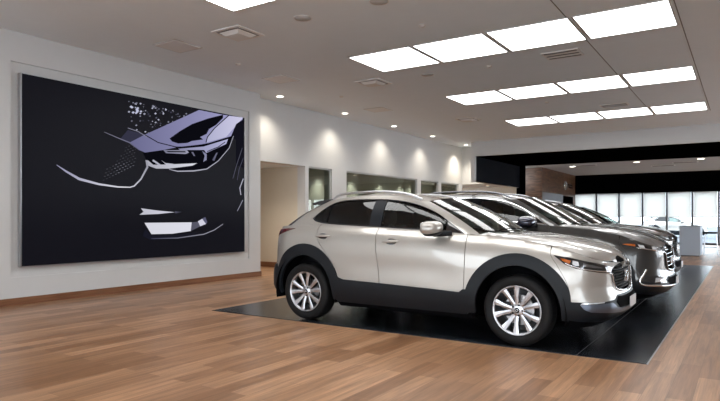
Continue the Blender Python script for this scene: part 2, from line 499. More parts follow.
# ------------------------------------------------------------------ the car body surface
class Body:
    def __init__(self, warp):
        self.warp = warp
        plan = [(0.02,0),(0.035,.30),(0.085,.55),(0.20,.735),(0.42,.84),(0.80,.882),(1.3,.893),(1.9,.8975),(2.5,.8975),(3.0,.894),
                (3.45,.892),(3.75,.880),(3.98,.845),(4.14,.765),(4.258,.62),(4.318,.42),(4.345,.21),(4.353,0)]
        c, _ = crom(plan, 30)
        c[:, 0] = np.maximum.accumulate(c[:, 0])
        d = np.hypot(*np.diff(c, axis=0).T)
        self.a = np.concatenate([[0], np.cumsum(d)])
        self.px, self.pw = c[:, 0], c[:, 1]
        tx = np.gradient(self.px, self.a+np.arange(len(self.a))*1e-9); tw = np.gradient(self.pw, self.a+np.arange(len(self.a))*1e-9)
        L = np.hypot(tx, tw)
        self.nx, self.nw = -tw/L, tx/L
        self.nx[0] = -1; self.nw[0] = 0; self.nx[-1] = 1; self.nw[-1] = 0
        self.Sx = Fn([0,.15,.35,.7,1.1,1.5,1.82,2.46,2.9,3.1,3.43,3.81,4.0,4.17,4.28,4.36,4.395],
                     [1.10,1.125,1.145,1.16,1.166,1.152,1.138,1.110,1.078,1.066,1.04,.975,.925,.873,.835,.805,.797])
        self.top = Fn([0,.03,.08,.14,.22,.36,2], [.115,.088,.048,.022,.008,0,0])
        self.bot = Fn([.15,.22,.26,.32,.40,.5,2], [.16,.10,.055,.028,.010,0,0])
        self.fr = Fn([.15,.22,.28,.34,.40,.46,.54,.60,.70,.76,.79,.80,1.3], [.26,.16,.07,.015,0,.01,.035,.045,.045,.055,.075,.085,.085])
        self.re = Fn([.15,.22,.30,.38,.50,.60,.70,.85,1.0,1.08,1.13,1.2], [.26,.16,.05,.0,.0,.01,.045,.05,.07,.10,.14,.16])
        # greenhouse loops
        base = [(0.16,0,1.12),(0.18,.33,1.12),(.25,.54,1.13),(.40,.68,1.146),(.68,.752,1.16),(1.14,.775,1.166),(1.82,.782,1.138),(2.46,.785,1.110),
                (2.80,.778,1.083),(2.96,.735,1.075),(3.09,.60,1.083),(3.19,.33,1.092),(3.225,0,1.095)]
        top = [(0.86,0,1.475),(0.86,.28,1.472),(.88,.44,1.462),(.94,.51,1.465),(1.06,.55,1.482),(1.30,.572,1.503),(1.62,.58,1.511),(1.95,.58,1.497),
               (2.17,.57,1.462),(2.29,.545,1.435),(2.38,.43,1.452),(2.44,.22,1.474),(2.46,0,1.482)]
        self.gb, self.gi = crom(base, 30)
        self.gt, _ = crom(top, 30)
        n = len(self.gb)
        # same role parameter for both loops
        d = np.linalg.norm(np.diff(self.gb, axis=0), axis=1)
        self.ga = np.concatenate([[0], np.cumsum(d)])
        t = np.gradient(self.gb[:, :2], axis=0); L = np.hypot(t[:, 0], t[:, 1])
        self.gn = np.stack([-t[:, 1]/L, t[:, 0]/L, np.zeros(n)], 1)
        self.gn[0] = (-1, 0, 0); self.gn[-1] = (1, 0, 0)
        self.GH = 0.42
        self.axis = Fn([.5,.86,1.2,1.6,2.0,2.3,2.46,2.7], [1.45,1.484,1.535,1.556,1.545,1.51,1.484,1.40])
        self.hc = Fn([2.6,2.9,3.22,3.64,3.9,4.08,4.2,4.27,4.305,4.32], [1.12,1.112,1.092,1.05,1.005,.958,.91,.865,.83,.80])
        # L upper edge
        E = self._L(self.a, self.S(self.a))
        self.eX, self.eW, self.eZ = E[:, 0], E[:, 1], E[:, 2]
        k = np.searchsorted(self.px, 2.6)
        o = np.argsort(self.eX[k:])
        self.ex, self.ew, self.ez = self.eX[k:][o], self.eW[k:][o], self.eZ[k:][o]
    def S(self, a): return self.Sx(np.interp(a, self.a, self.px))
    def AX(self, X): return float(np.interp(X, self.px[::1], self.a))
    def AW(self, w):  # front part, from half width
        k = np.searchsorted(self.px, 3.6)
        return float(np.interp(-w, -self.pw[k:], self.a[k:]))
    def AR(self, w):
        k = np.searchsorted(self.px, 0.8)
        return float(np.interp(w, self.pw[:k], self.a[:k]))
    def _L(self, a, z):
        a = np.asarray(a, float); z = np.asarray(z, float)
        aa = np.clip(a, 0, self.a[-1])
        X = np.interp(aa, self.a, self.px); W = np.interp(aa, self.a, self.pw)
        nx = np.interp(aa, self.a, self.nx); nw = np.interp(aa, self.a, self.nw)
        # keep symmetric continuation beyond the centre for normals
        S = self.Sx(X)
        wf = sstep(3.88, 4.30, X); wr = 1-sstep(.06, .50, X)
        d = np.maximum(S-z, 0)
        side = self.top(d)*(1-wf)*(1-wr) + self.bot(z)
        mid = sstep(1.3, 1.9, X)*(1-sstep(2.5, 3.0, X))
        side = side + 0.010*np.exp(-((z-.70)/.13)**2)*mid + 0.006*np.exp(-((z-.93)/.05)**2)*sstep(2.2, 3.1, X)*(1-wf)*0
        zz = z*1.0
        f = self.fr(zz - (S-.797)*sstep(.55, .8, zz)*0.9)
        m = (1-wf-wr)*side + wf*f + wr*self.re(zz)
        over = a-aa
        return np.stack([X-nx*m, W-nw*m-over, z+0*a], -1)
    def _G(self, a, q):
        a = np.asarray(a, float); t = np.asarray(q, float)/self.GH
        aa = np.clip(a, 0, self.ga[-1])
        B = np.stack([np.interp(aa, self.ga, self.gb[:, i]) for i in range(3)], -1)
        T = np.stack([np.interp(aa, self.ga, self.gt[:, i]) for i in range(3)], -1)
        Nn = np.stack([np.interp(aa, self.ga, self.gn[:, i]) for i in range(3)], -1)
        tc = np.clip(t, 0, 1)
        P = B+(T-B)*t[..., None] + (Nn*0.030+np.array([0, 0, 0.012]))*np.sin(PI*tc)[..., None]
        over = np.where(a < 0, -a, 0) - np.where(a > self.ga[-1], a-self.ga[-1], 0)
        sgn = np.where(a < 0, -1.0, np.where(a > self.ga[-1], -1.0, 0))
        P[..., 1] += sgn*np.abs(over)
        return P
    def _H(self, x, y):
        x = np.asarray(x, float); w = np.asarray(y, float)
        we = np.interp(x, self.ex, self.ew); ze = np.interp(x, self.ex, self.ez)
        q = np.clip(np.abs(w)/np.maximum(we, .02), 0, 1.3)
        zc = self.hc(x)
        z = zc+(ze-zc)*q**2.6
        lx = np.clip((x-3.2)/.9, 0, 1)
        z = z + 0.007*np.exp(-((np.abs(w)-(.60-.12*lx))/.035)**2)*sstep(4.28, 4.0, x)
        return np.stack([x+0*w, w+0*x, z], -1)
    def _R(self, a, r):
        a = np.asarray(a, float); r = np.asarray(r, float)
        aa = np.clip(a, 0, self.ga[-1])
        T = np.stack([np.interp(aa, self.ga, self.gt[:, i]) for i in range(3)], -1)
        X = 1.6+(T[..., 0]-1.6)*r; W = T[..., 1]*r
        zl = T[..., 2]
        z = self.axis(X)*(1-r**2.4)+zl*r**2.4
        return np.stack([X, W, z], -1)
    def fin(self, P):
        X, w, z = P[..., 0], P[..., 1], P[..., 2]
        X, w, z = self.warp(X, w, z)
        return np.stack([X, -w, z], -1)
    def fm(self, kind):
        f = {'L': self._L, 'G': self._G, 'H': self._H, 'R': self._R}[kind]
        g = lambda a, b: self.fin(f(a, b))
        w = self.warp(np.array([2.2]), np.array([0.]), np.array([.7]))
        class F_:
            cx = float(w[0][0]); cz = float(w[2][0])
            def __call__(s, a, b): return g(a, b)
        return F_()
    def side_to_G(self, X, z):
        lo = np.searchsorted(self.gi, 2.0); hi = np.searchsorted(self.gi, 10.2)
        ar = self.ga[lo:hi]
        t = 0.5
        for _ in range(25):
            P = self._G(ar, np.full(len(ar), t*self.GH))
            u = np.interp(X, P[:, 0], ar)
            p = self._G(np.array([u]), np.array([t*self.GH]))[0]
            b = self._G(np.array([u]), np.array([0.0]))[0]; tt = self._G(np.array([u]), np.array([self.GH]))[0]
            t += (z-p[2])/(tt[2]-b[2])*0.8
            t = min(max(t, -0.02), 1.02)
        return (float(u), float(t*self.GH))
    def gidx(self, i): return float(np.interp(i, self.gi, self.ga))
    def pt(self, X, w, z):
        r = self.warp(np.array([float(X)]), np.array([float(w)]), np.array([float(z)]))
        return np.array([r[0][0], -r[1][0], r[2][0]])

RA, FA = 0.825, 3.475      # axles in base car coordinates
WZ = 0.346

def arc(cx, cz, rx, rz, a0, a1, n=24):
    return [(cx+rx*math.cos(math.radians(a0+(a1-a0)*i/n)), cz+rz*math.sin(math.radians(a0+(a1-a0)*i/n))) for i in range(n+1)]

def build_wheel(x, side, parent, R, wmat=None, halfw=0.8975, ang=0.0):
    """side 1 = right (y<0). rim is the part, tyre/disc/cap its sub-parts"""
    s = R/0.346
    yo = -(halfw-0.020)*side     # outer tyre face
    inn = side                   # +y is inwards for right side
    Y = lambda d: yo+inn*d       # d = depth inwards
    n = 72
    rim = MB()
    rb = 0.238*s
    rim.lathe([(rb+.004, Y(.014)), (rb+.006, Y(.006)), (rb, Y(.004)), (rb-.012, Y(.012)), (rb-.018, Y(.03)), (rb-.026, Y(.10)), (rb-.03, Y(.19))], n, 'y', (x, 0, R), 0)
    rim.lathe([(rb-.03, Y(.17)), (0.02, Y(.17))], n, 'y', (x, 0, R), 1)
    # spokes
    for k in range(5):
        for sg in (-1, 1):
            a0 = ang+2*PI*k/5+sg*0.23
            a1 = ang+2*PI*k/5+sg*0.30
            r0, r1 = 0.045*s, rb-.008
            p = []
            for (a, r, hw, dep) in ((a0, r0, .017*s, .030), ((a0*.55+a1*.45), (r0+r1)/2, .019*s, .018), (a1, r1, .029*s, .010)):
                dx, dz = math.cos(a), math.sin(a)
                tx, tz = -dz, dx
                cx_, cz_ = x+dx*r, R+dz*r
                sl = 0.008*s
                p.append([(cx_-tx*hw, Y(dep+.004), cz_-tz*hw), (cx_, Y(dep), cz_), (cx_+tx*hw, Y(dep+.004), cz_+tz*hw),
                          (cx_+tx*(hw*.8), Y(dep+.045), cz_+tz*(hw*.8)), (cx_-tx*(hw*.8), Y(dep+.045), cz_-tz*(hw*.8))])
            for i in range(2):
                vs = p[i]+p[i+1]
                rim.add(vs, [(0,1,6,5),(1,2,7,6)], 0)
                rim.add(vs, [(2,3,8,7),(3,4,9,8),(4,0,5,9)], 1)
    rim.lathe([(0.0, Y(.020)), (.030*s, Y(.021)), (.055*s, Y(.028)), (.072*s, Y(.036)), (.074*s, Y(.08))], 40, 'y', (x, 0, R), 0)
    for k in range(5):
        a = ang+2*PI*(k+.5)/5
        cx_, cz_ = x+math.cos(a)*.052*s, R+math.sin(a)*.052*s
        rim.lathe([(0, Y(.019)), (.009*s, Y(.019)), (.010*s, Y(.034))], 10, 'y', (cx_, 0, cz_), 1)
    w = rim.build('wheel', [M['rim'], M['rimdark']], parent)
    t = MB()
    r = R
    t.lathe([(rb+.001, Y(.012)), (rb+.010, Y(.003)), (rb+.045*s, Y(-.004)), (r-.040*s, Y(-.003)), (r-.020*s, Y(.006)), (r-.008*s, Y(.020)), (r-.001, Y(.042)),
             (r, Y(.06)), (r, Y(.155)), (r-.001, Y(.173)), (r-.008*s, Y(.195)), (r-.022*s, Y(.209)), (r-.045*s, Y(.216)), (rb+.02, Y(.216)), (rb, Y(.200))], 80, 'y', (x, 0, R))
    for d in (.055, .085, .12, .15):
        t.lathe([(r+.0006, Y(d)), (r-.006, Y(d+.003)), (r+.0006, Y(d+.006))], 80, 'y', (x, 0, R))
    t.build('tire', M['rubber'], w)
    b = MB()
    b.lathe([(.05*s, Y(.085)), (.150*s, Y(.085)), (.150*s, Y(.11))], 48, 'y', (x, 0, R), 0, smooth=False)
    b.build('brake_disc', M['disc'], w)
    b = MB(); a = 2.6
    b.box(x-.155*s, x-.08*s, min(Y(.062), Y(.125)), max(Y(.062), Y(.125)), R-.07*s, R+.07*s, 0, .008)
    b.build('brake_caliper', M['rimdark'], w)
    b = MB()
    b.lathe([(0, Y(.015)), (.022*s, Y(.0155)), (.027*s, Y(.022))], 24, 'y', (x, 0, R), 0)
    em = [(x+math.cos(q)*.014*s, Y(.0138), R+math.sin(q)*.010*s) for q in np.linspace(0, 2*PI, 20)]
    b.tube(em, .002*s, 6, 1, caps=False)
    b.build('hub_cap', [M['rimdark'], M['chrome']], w)
    return w

def build_car(name, label, cat, loc, rz, paint, warp, R=0.346, halfw=0.8975, style='cross', seat='cabin_dark', mirror_cap=None, group=None, detail=1.0,
              trim='plastic', glass_front='winglass', skid='satin', mir=(1.0, 0.0)):
    root = empty(name, loc, rz)
    tag(root, label, cat, group)
    B = Body(warp)
    L, G, H, Rf = B.fm('L'), B.fm('G'), B.fm('H'), B.fm('R')
    AX, AW, AR = B.AX, B.AW, B.AR
    sp = 0.035/detail
    P_ = M[paint]; tr = M[trim]
    aL = lambda pts: [(AX(x), z) for x, z in pts]
    aEnd = B.a[-1]
    gap = 0.0035
    def Stop(x0, x1, n=24, eps=0.0):
        return [(AX(x), float(B.Sx(x))-eps) for x in np.linspace(x0, x1, n)]
    # ---------------- dark inner body
    sh = MB()
    aa = np.concatenate([np.linspace(0, AX(.3), 12), np.linspace(AX(.3), AX(4.0), 110)[1:], np.linspace(AX(4.0), aEnd, 26)[1:]])
    zz = np.linspace(0, 1, 26)
    for s in (1, -1):
        P = np.zeros((len(aa), len(zz), 3))
        for i, a in enumerate(aa):
            st = float(B.S(np.array([a]))[0])
            z = .20+(st-.20)*zz
            p = B._L(np.full(len(zz), a), z)
            nx = np.interp(a, B.a, B.nx); nw = np.interp(a, B.a, B.nw)
            dd = 0.020
            p[:, 0] -= nx*dd; p[:, 1] = np.maximum(p[:, 1]-nw*dd, 0)
            P[i] = p
        f = []; m = len(zz)
        for i in range(len(aa)-1):
            for j in range(m-1):
                c = (P[i, j]+P[i+1, j+1])/2
                inarch = any(((c[0]-ax)/.475)**2+((c[2]-WZ)/.50)**2 < 1 for ax in (RA, FA))
                ingr = c[0] > 4.0 and c[1] < .40 and .55 < c[2] < .76
                if not inarch and not ingr: f.append((i*m+j, i*m+j+1, (i+1)*m+j+1, (i+1)*m+j))
        Q = B.fin(P)*np.array([1, s, 1])
        sh.add(Q.reshape(-1, 3), f, 0, True)
        # hood under-surface
        gx = np.linspace(2.92, 4.30, 40); gr = np.linspace(0, 1, 14)
        HH = np.zeros((40, 14, 3))
        for i, x in enumerate(gx):
            we = float(np.interp(x, B.ex, B.ew))
            HH[i] = B._H(np.full(14, x), gr*(we-.004)); HH[i, :, 2] -= .018
        sh.add((B.fin(HH)*np.array([1, s, 1])).reshape(-1, 3), [(i*14+j, i*14+j+1, (i+1)*14+j+1, (i+1)*14+j) for i in range(39) for j in range(13)], 0, True)
        # wheel wells
        for ax in (RA, FA):
            pr = arc(ax, WZ, .47, .49, -12, 192, 30)
            W0, W1 = .875, .55
            vs = []
            for (x, z) in pr:
                vs.append(B.pt(x, W0, z)*np.array([1, s, 1])); vs.append(B.pt(x, W1, z)*np.array([1, s, 1]))
            k = len(pr)
            sh.add(vs, [(2*i, 2*i+1, 2*i+3, 2*i+2) for i in range(k-1)], 0, True)
            c0 = B.pt(ax, W1, .2)*np.array([1, s, 1])
            sh.add([c0]+[vs[2*i+1] for i in range(k)], [(0, i+1, i+2) for i in range(k-1)], 0)
        # floor pan
        fl = [B.pt(x, w, .205)*np.array([1, s, 1]) for x, w in ((.2,0),(.25,.55),(1.35,.55),(1.35,.79),(2.95,.79),(2.95,.55),(4.1,.55),(4.15,0))]
        sh.add(fl, [tuple(range(8))], 0)
        fl = [B.pt(x, w, .42)*np.array([1, s, 1]) for x, w in ((.5,0),(.5,.54),(1.35,.54),(1.35,.84),(2.95,.84),(3.05,.54),(3.1,0))]
        sh.add(fl, [tuple(range(7))], 0)
        # bulkheads
        sh.add([B.pt(3.10, 0, .42)*np.array([1,s,1]), B.pt(3.10, .70, .42)*np.array([1,s,1]), B.pt(3.05, .70, 1.05)*np.array([1,s,1]), B.pt(3.10, 0, 1.07)*np.array([1,s,1])], [(0,1,2,3)], 0)
        # door inner linings
        sh.add([B.pt(x, w, z)*np.array([1,s,1]) for x, w, z in ((.75,.72,.42),(2.95,.76,.42),(2.95,.75,1.04),(2.46,.752,1.08),(1.82,.745,1.11),(1.1,.74,1.13),(.75,.70,1.13))], [tuple(range(7))], 0)
    sh.build('underbody', M['shell'], root)
    # ---------------- painted side panels
    arch_r = lambda a0, a1, n=20: arc(RA, WZ, .505, .545, a0, a1, n)
    arch_f = lambda a0, a1, n=20: arc(FA, WZ, .505, .52, a0, a1, n)
    rd_rear = [(0.99,1.155),(1.0,1.05),(1.05,.95),(1.15,.84),(1.265,.70),(1.33,.56),(1.345,.40)]
    b_seam = [(1.842,1.137),(1.850,1.0),(1.885,.75),(1.918,.52),(1.925,.40)]
    f_seam = [(2.93,1.075),(2.940,.95),(2.935,.6),(2.93,.40)]
    rdr = smooth_path(rd_rear, 4); bs = smooth_path(b_seam, 4); fs = smooth_path(f_seam, 4)
    shx = lambda pts, d: [(x+d, z) for x, z in pts]
    # window outline in side view
    DLO = smooth_path([(0.845,1.236),(.90,1.205),(1.0,1.183),(1.139,1.170),(1.5,1.155),(1.82,1.141),(2.2,1.125),(2.46,1.114),(2.70,1.097),(2.885,1.082)], 4) + \
          smooth_path([(2.83,1.120),(2.70,1.203),(2.525,1.300),(2.30,1.385),(2.062,1.440),(1.85,1.460),(1.665,1.466),(1.4,1.466),(1.17,1.446),(1.06,1.408),(.95,1.335),(.87,1.265)], 4)
    DG = [B.side_to_G(x, z) for x, z in DLO]
    gS = B.gidx(3.22); gA = B.gidx(9.45)
    for s in (1, -1):
        # quarter panel: lower + pillar
        qp = ([], [], [], [])
        low = aL([(x-gap, z) for x, z in rdr][:0])
        o = [(AR(.60), .60)] + [(AX(.30), .60)] + aL([(x, z) for x, z in arch_r(152, 12, 22)]) 
        o += aL([(x-gap, z) for x, z in rdr[::-1] if z > .47])
        o += Stop(.98, .12, 30)
        o += [(AR(.60), float(B.Sx(.10)))]
        # clip quarter panel outline so that it stays behind the door seam
        panel('q', o, L, None, sp=sp, depth=.012, sides=(s,), into=qp)
        g = [(gS, 0.0)] + [(a, 0.0) for a in np.linspace(gS, gA, 60)[1:]] + [(gA, t) for t in np.linspace(0, B.GH, 14)[1:]] + \
            [(a, B.GH) for a in np.linspace(gA, gS, 60)[1:]] + [(gS, t) for t in np.linspace(B.GH, 0, 14)[1:-1]]
        panel('q', g, G, None, holes=[DG], sp=sp*.8, depth=.012, sides=(s,), into=qp)
        finish_panel('quarter_panel', qp, P_, root)
        # rear door
        o = aL([(x+gap, z) for x, z in rdr]) + aL([(x-gap, z) for x, z in bs[::-1]]) + Stop(1.842-gap, .99+gap, 24)[1:-1]
        rd = panel('door', o, L, P_, root, sp=sp, sides=(s,))
        o = aL([(x+gap, z) for x, z in bs]) + aL([(x-gap, z) for x, z in fs[::-1]]) + Stop(2.93-gap, 1.842+gap, 24)[1:-1]
        fd = panel('door', o, L, P_, root, sp=sp, sides=(s,))
        # handles
        for (dr, hx, hz) in ((rd, 1.10, 1.028), (fd, 2.06, .985)):
            a0 = AX(hx)
            b = smooth_poly([(a0-.075, hz-.005), (a0-.02, hz-.034), (a0+.045, hz-.028), (a0+.075, hz+.004), (a0+.03, hz+.028), (a0-.04, hz+.026)], 5)
            rc = panel('handle_recess', b, L, M['darkchrome'] if style == 'cross' else P_, dr, sp=.02, offset=.0012, depth=.002, sides=(s,))
            pts = []
            for t in np.linspace(-1, 1, 13):
                p = L(np.array([a0+t*.105]), np.array([hz+.004+.004*t])); 
                q = L(np.array([a0+t*.105]), np.array([hz+.05]))
                out = .038-.030*t**4
                pts.append(p[0]*np.array([1, s, 1])+np.array([0, -s*out, 0]))
            hb = MB().tube(pts, [.006+.010*(1-t**6) for t in np.linspace(-1, 1, 13)], 10, flat=.6)
            h = hb.build('door_handle', P_, dr)
        # fender
        fm_ = [(3.98, .47), (3.955, .62), (3.86, .80), (3.80, .89), (3.79, .93)]
        sf = smooth_path(fm_, 4)
        o = aL([(x+gap, z) for x, z in fs]) + aL([(x, z) for x, z in arch_f(174, 14, 24)]) + aL([(x, z) for x, z in sf if z > .50])
        o += Stop(3.79, 2.93+gap, 26)
        panel('fender', o, L, P_, root, sp=sp, sides=(s,))
    # ---------------- front bumper cover (both halves, one piece)
    bp = ([], [], [], [])
    gr_out = [(0, .80), (.20, .797), (.38, .782), (.475, .752), (.49, .728), (.455, .64), (.405, .585), (.30, .556), (.15, .54), (0, .536)]
    if style == 'suv':
        gr_out = [(0, .80), (.20, .80), (.34, .798), (.42, .785), (.43, .745), (.40, .67), (.365, .615), (.26, .59), (.15, .58), (0, .575)]
    grp = [(AW(w), z) for w, z in gr_out]
    sfb = [(x+gap, z) for x, z in sf]
    o = aL(sfb[:]) + Stop(3.80+gap, 4.385, 30) + [(aEnd, .797)]
    # bottom (reverse)
    bot = [(0, .50), (.25, .505), (.37, .510), (.46, .476), (.56, .460), (.66, .456)]
    o += [(AW(w), z) for w, z in gr_out]
    o += [(AW(w), z) for w, z in bot] + aL([(4.02, .455)])
    panel('b', o, L, None, sp=sp*.8, sides=(1, -1), into=bp)
    finish_panel('front_bumper', bp, P_, root)
    # lower dark bumper
    o = aL([(3.90, .30), (3.905, .40), (3.93, .47), (3.99, .465)]) + [(AW(w), z) for w, z in ((.66, .462), (.47, .474), (.39, .51), (0, .51))] + \
        [(aEnd, .26), (AW(.3), .26), (AW(.6), .265), (AX(4.05), .28)]
    panel('front_valance', o, L, tr, root, sp=sp*.8, offset=.004, depth=.02, sides=(1, -1))
    # satin band
    if style == 'cross':
        o = [(AX(4.06), .440), (AW(.66), .446), (AW(.55), .448), (AW(.48), .405), (AW(.35), .385), (AW(0), .38), (AW(0), .350), (AW(.40), .352), (AW(.6), .365), (AX(4.14), .378), (AX(4.09), .40)]
        fbp = panel('skid_trim', o, L, M[skid], root, sp=.025, offset=.016, depth=.012, sides=(1, -1))
        for s in (1, -1):
            o = [(AX(4.06), .447), (AX(4.075), .460), (AW(.66), .463), (AW(.66), .453), (AX(4.09), .447)]
            panel('fog_light', o, L, M['lens'], fbp, sp=.02, offset=.022, depth=.008, sides=(s,))
    else:
        for s in (1, -1):
            # chrome L around the lower corner
            pa = [(AX(4.10), .60), (AX(4.02), .46), (AX(4.06), .415), (AW(.70), .40), (AW(.5), .385), (AW(.25), .37), (AW(0.0), .365)]
            pts = [L(np.array([a]), np.array([z]))[0] for a, z in smooth_path(pa, 6)]
            pts = [p*np.array([1, s, 1])+np.array([.012, -.012*s, 0]) for p in pts]
            MB().tube(pts, .014, 8).build('chrome_lip', M['chrome'], root)
            o = [(AX(4.07), .47), (AX(4.12), .53), (AW(.55), .53), (AW(.5), .43), (AW(.7), .43)]
            fg = panel('fog_lamp_pocket', o, L, M['gloss'], root, sp=.03, offset=.008, depth=.01, sides=(s,))
            o = [(AW(.72), .445), (AW(.70), .505), (AW(.60), .505), (AW(.58), .455)]
            panel('fog_light', o, L, M['lens'], fg, sp=.02, offset=.014, depth=.005, sides=(s,))
    o = [(AW(.43), .425), (AW(.46), .450), (AW(.39), .495), (AW(.3), .49), (AW(0), .49), (AW(0), .39), (AW(.4), .395)]
    panel('lower_intake', o, L, M['shell'], root, sp=.03, offset=.010, depth=.01, sides=(1, -1))
    # grille
    gi = [(a, z) for a, z in grp]
    gp = panel('grille', gi, L, M['shell'], root, sp=.03, offset=-.045, depth=.0, sides=(1, -1))
    bars = MB()
    if style == 'suv':
        for z in np.linspace(.615, .79, 5):
            wmax = float(np.interp(z, [.575, .615, .67, .745, .8], [.25, .36, .395, .425, .41]))
            ws = np.linspace(-wmax, wmax, 31)
            pts = []
            for w in ws:
                p = L(np.array([AW(abs(w))]), np.array([z]))[0]; p = p*np.array([1, 1 if w >= 0 else -1, 1]); p[0] -= .012
                pts.append(p)
            bars.tube(pts, .008, 6)
        bars.build('grille_bars', M['chrome'], gp)
    else:
        for iz, z in enumerate(np.linspace(.56, .775, 9)):
            wmax = float(np.interp(z, [.536, .585, .64, .728, .8], [.1, .39, .44, .475, .30]))
            for w in np.arange(-wmax+.02*(iz % 2), wmax, .04):
                p = L(np.array([AW(abs(w))]), np.array([z]))[0]; p = p*np.array([1, 1 if w >= 0 else -1, 1])
                bars.obox(p-np.array([.028, 0, 0]), (1, 0, 0), (0, 1, .35), (0, -.35, 1), .012, .011, .005)
        bars.build('grille_mesh', M['rimdark'], gp)
    # chrome wing under grille
    wing = [(.60, .722), (.52, .722), (.482, .705), (.45, .63), (.40, .575), (.30, .546), (.15, .530), (0, .526)] if style == 'cross' else \
           [(.45, .765), (.44, .74), (.41, .665), (.37, .602), (.26, .577), (.15, .567), (0, .562)]
    wp = smooth_path([(AW(w), z) for w, z in wing], 5)
    ws = MB()
    for s in (1, -1):
        pts = [L(np.array([a]), np.array([z]))[0]*np.array([1, s, 1])+np.array([.010, 0, 0]) for a, z in wp]
        ws.tube(pts, [.003]*3+[.006]*(len(pts)-3) if style == 'cross' else .011, 8)
    ws.build('signature_wing', M['chrome'] if style == 'cross' else M['darkchrome'], gp)
    # emblem
    em = MB(); c = L(np.array([AW(0)]), np.array([.665]))[0]; c[0] += .004
    ring = [c+np.array([.004, math.cos(q)*.062, math.sin(q)*.048]) for q in np.linspace(0, 2*PI, 33)]
    em.tube(ring, .006, 6, caps=False)
    wv = [c+np.array([.006, y, z]) for y, z in ((-.055, .022), (-.030, .012), (-.010, -.014), (0, -.022), (.010, -.014), (.030, .012), (.055, .022))]
    em.tube(wv, .006, 6)
    em.lathe([(.058, -.012), (.0, -.012)], 30, 'x', (c[0], c[1], c[2]), 1)
    em.build('emblem', [M['chrome'], M['gloss']], gp)
    # plate
    c = L(np.array([AW(0)]), np.array([.42]))[0]
    MB().box(c[0]+.018, c[0]+.026, -.150, .150, c[2]-.050, c[2]+.055, 0, .003).build('license_plate', M['plate'], root)
    # ---------------- headlights
    for s in (1, -1):
        if style == 'cross':
            hl = smooth_path([(3.825, .893), (3.90, .884), (4.0, .868), (4.12, .842)], 4)
            o = aL(hl) + [(AW(.62), .806), (AW(.5), .782), (AW(.475), .772), (AW(.48), .738), (AW(.53), .728), (AW(.66), .732)] + aL([(4.13, .752), (4.02, .775), (3.93, .812)])
        else:
            o = aL([(3.80, .885), (3.92, .895), (4.05, .885)]) + [(AW(.68), .860), (AW(.52), .825), (AW(.50), .785), (AW(.6), .775), (AW(.75), .80)] + aL([(4.0, .83), (3.9, .86)])
        hp = panel('headlight', o, L, M['gloss'], root, sp=.025, offset=.004, depth=.01, sides=(s,))
        if style == 'cross':
            am = aL([(3.885, .865), (3.93, .858), (3.985, .846), (3.975, .818), (3.945, .824), (3.91, .842)])
            l1 = aL([(4.00, .846), (4.05, .836), (4.055, .80), (4.02, .800), (3.995, .815)])
            l2 = [(AX(4.09), .822), (AW(.74), .806), (AW(.64), .780), (AW(.64), .772), (AW(.73), .780), (AX(4.09), .795)]
            st = [(AX(3.93), .822), (AX(4.03), .786), (AX(4.12), .765), (AW(.64), .745), (AW(.50), .740)]
        else:
            am = aL([(3.83, .884), (3.90, .889), (3.99, .882), (3.99, .855), (3.93, .862)])
            l1 = aL([(4.02, .880), (4.09, .868), (4.10, .83), (4.04, .838)])
            l2 = [(AW(.72), .850), (AW(.66), .843), (AW(.64), .80), (AW(.72), .812)]
            st = [(AX(4.0), .838), (AX(4.10), .822), (AW(.6), .788), (AW(.52), .792)]
        panel('turn_signal', am, L, M['amber'], hp, sp=.02, offset=.007, depth=.002, sides=(s,))
        panel('low_beam', l1, L, M['lens'], hp, sp=.02, offset=.007, depth=.002, sides=(s,))
        panel('high_beam', l2, L, M['darkchrome'] if style == 'cross' else M['lens'], hp, sp=.02, offset=.007, depth=.002, sides=(s,))
        pts = [L(np.array([a]), np.array([z]))[0]*np.array([1, s, 1]) for a, z in smooth_path(st, 5)]
        nn = [p+np.array([.004, -.006*s, 0]) for p in pts]
        MB().tube(nn, .006, 6).build('daytime_light', M['chrome'], hp)
        # tail light
        o = [(AX(.60), 1.115), (AX(.40), 1.105), (AX(.2), 1.09), (AR(.6), 1.08), (AR(.45), 1.06), (AR(.45), .98), (AR(.62), .99), (AX(.2), 1.015), (AX(.33), 1.04), (AX(.48), 1.085)]
        tp = panel('tail_light', o, L, M['redlens'], root, sp=.03, offset=.006, depth=.012, sides=(s,))
    # ---------------- rear: tailgate, bumper
    o = [(0, .62), (AR(.58), .62), (AR(.59), .8), (AR(.59), 1.09)] + [(a, float(B.S(np.array([a]))[0])) for a in np.linspace(AR(.585), 0, 8)]
    tg = panel('tailgate', o, L, P_, root, sp=.05, sides=(1, -1))
    o = [(0, .28), (0, .635)] + [(AX(.20), .640), (AX(.29), .66), (AX(.33), .60), (AX(.355), .50), (AX(.36), .33), (AX(.30), .28)]
    panel('rear_bumper', o, L, tr, root, sp=.04, offset=.010, depth=.02, sides=(1, -1))
    o = [(0, 0.012), (B.gidx(3.19), 0.0), (B.gidx(3.19), B.GH-.004), (0, B.GH-.004)]
    o = [(a, t) for a, t in densify(o, .05)]
    panel('rear_window', o, G, M['reargl'], root, sp=.04, offset=.001, depth=.012, sides=(1, -1))
    spm = MB()
    PP = np.zeros((5, 21, 3))
    ys = np.linspace(-.535, .535, 21)
    for j, y in enumerate(ys):
        k = 1-.25*(abs(y)/.52)**3
        for i, (x, z) in enumerate(((.96, 1.496), (.80, 1.480), (.63+(1-k)*.16, 1.448), (.64+(1-k)*.16, 1.425), (.86, 1.425))):
            PP[i, j] = B.pt(x, y, z-.014*(abs(y)/.535)**2)
    spm.grid(PP, 0)
    spm.add(PP[:, 0], [(0,1,2,3,4)]); spm.add(PP[:, -1], [(4,3,2,1,0)])
    spm.build('roof_spoiler', M['gloss'], root)
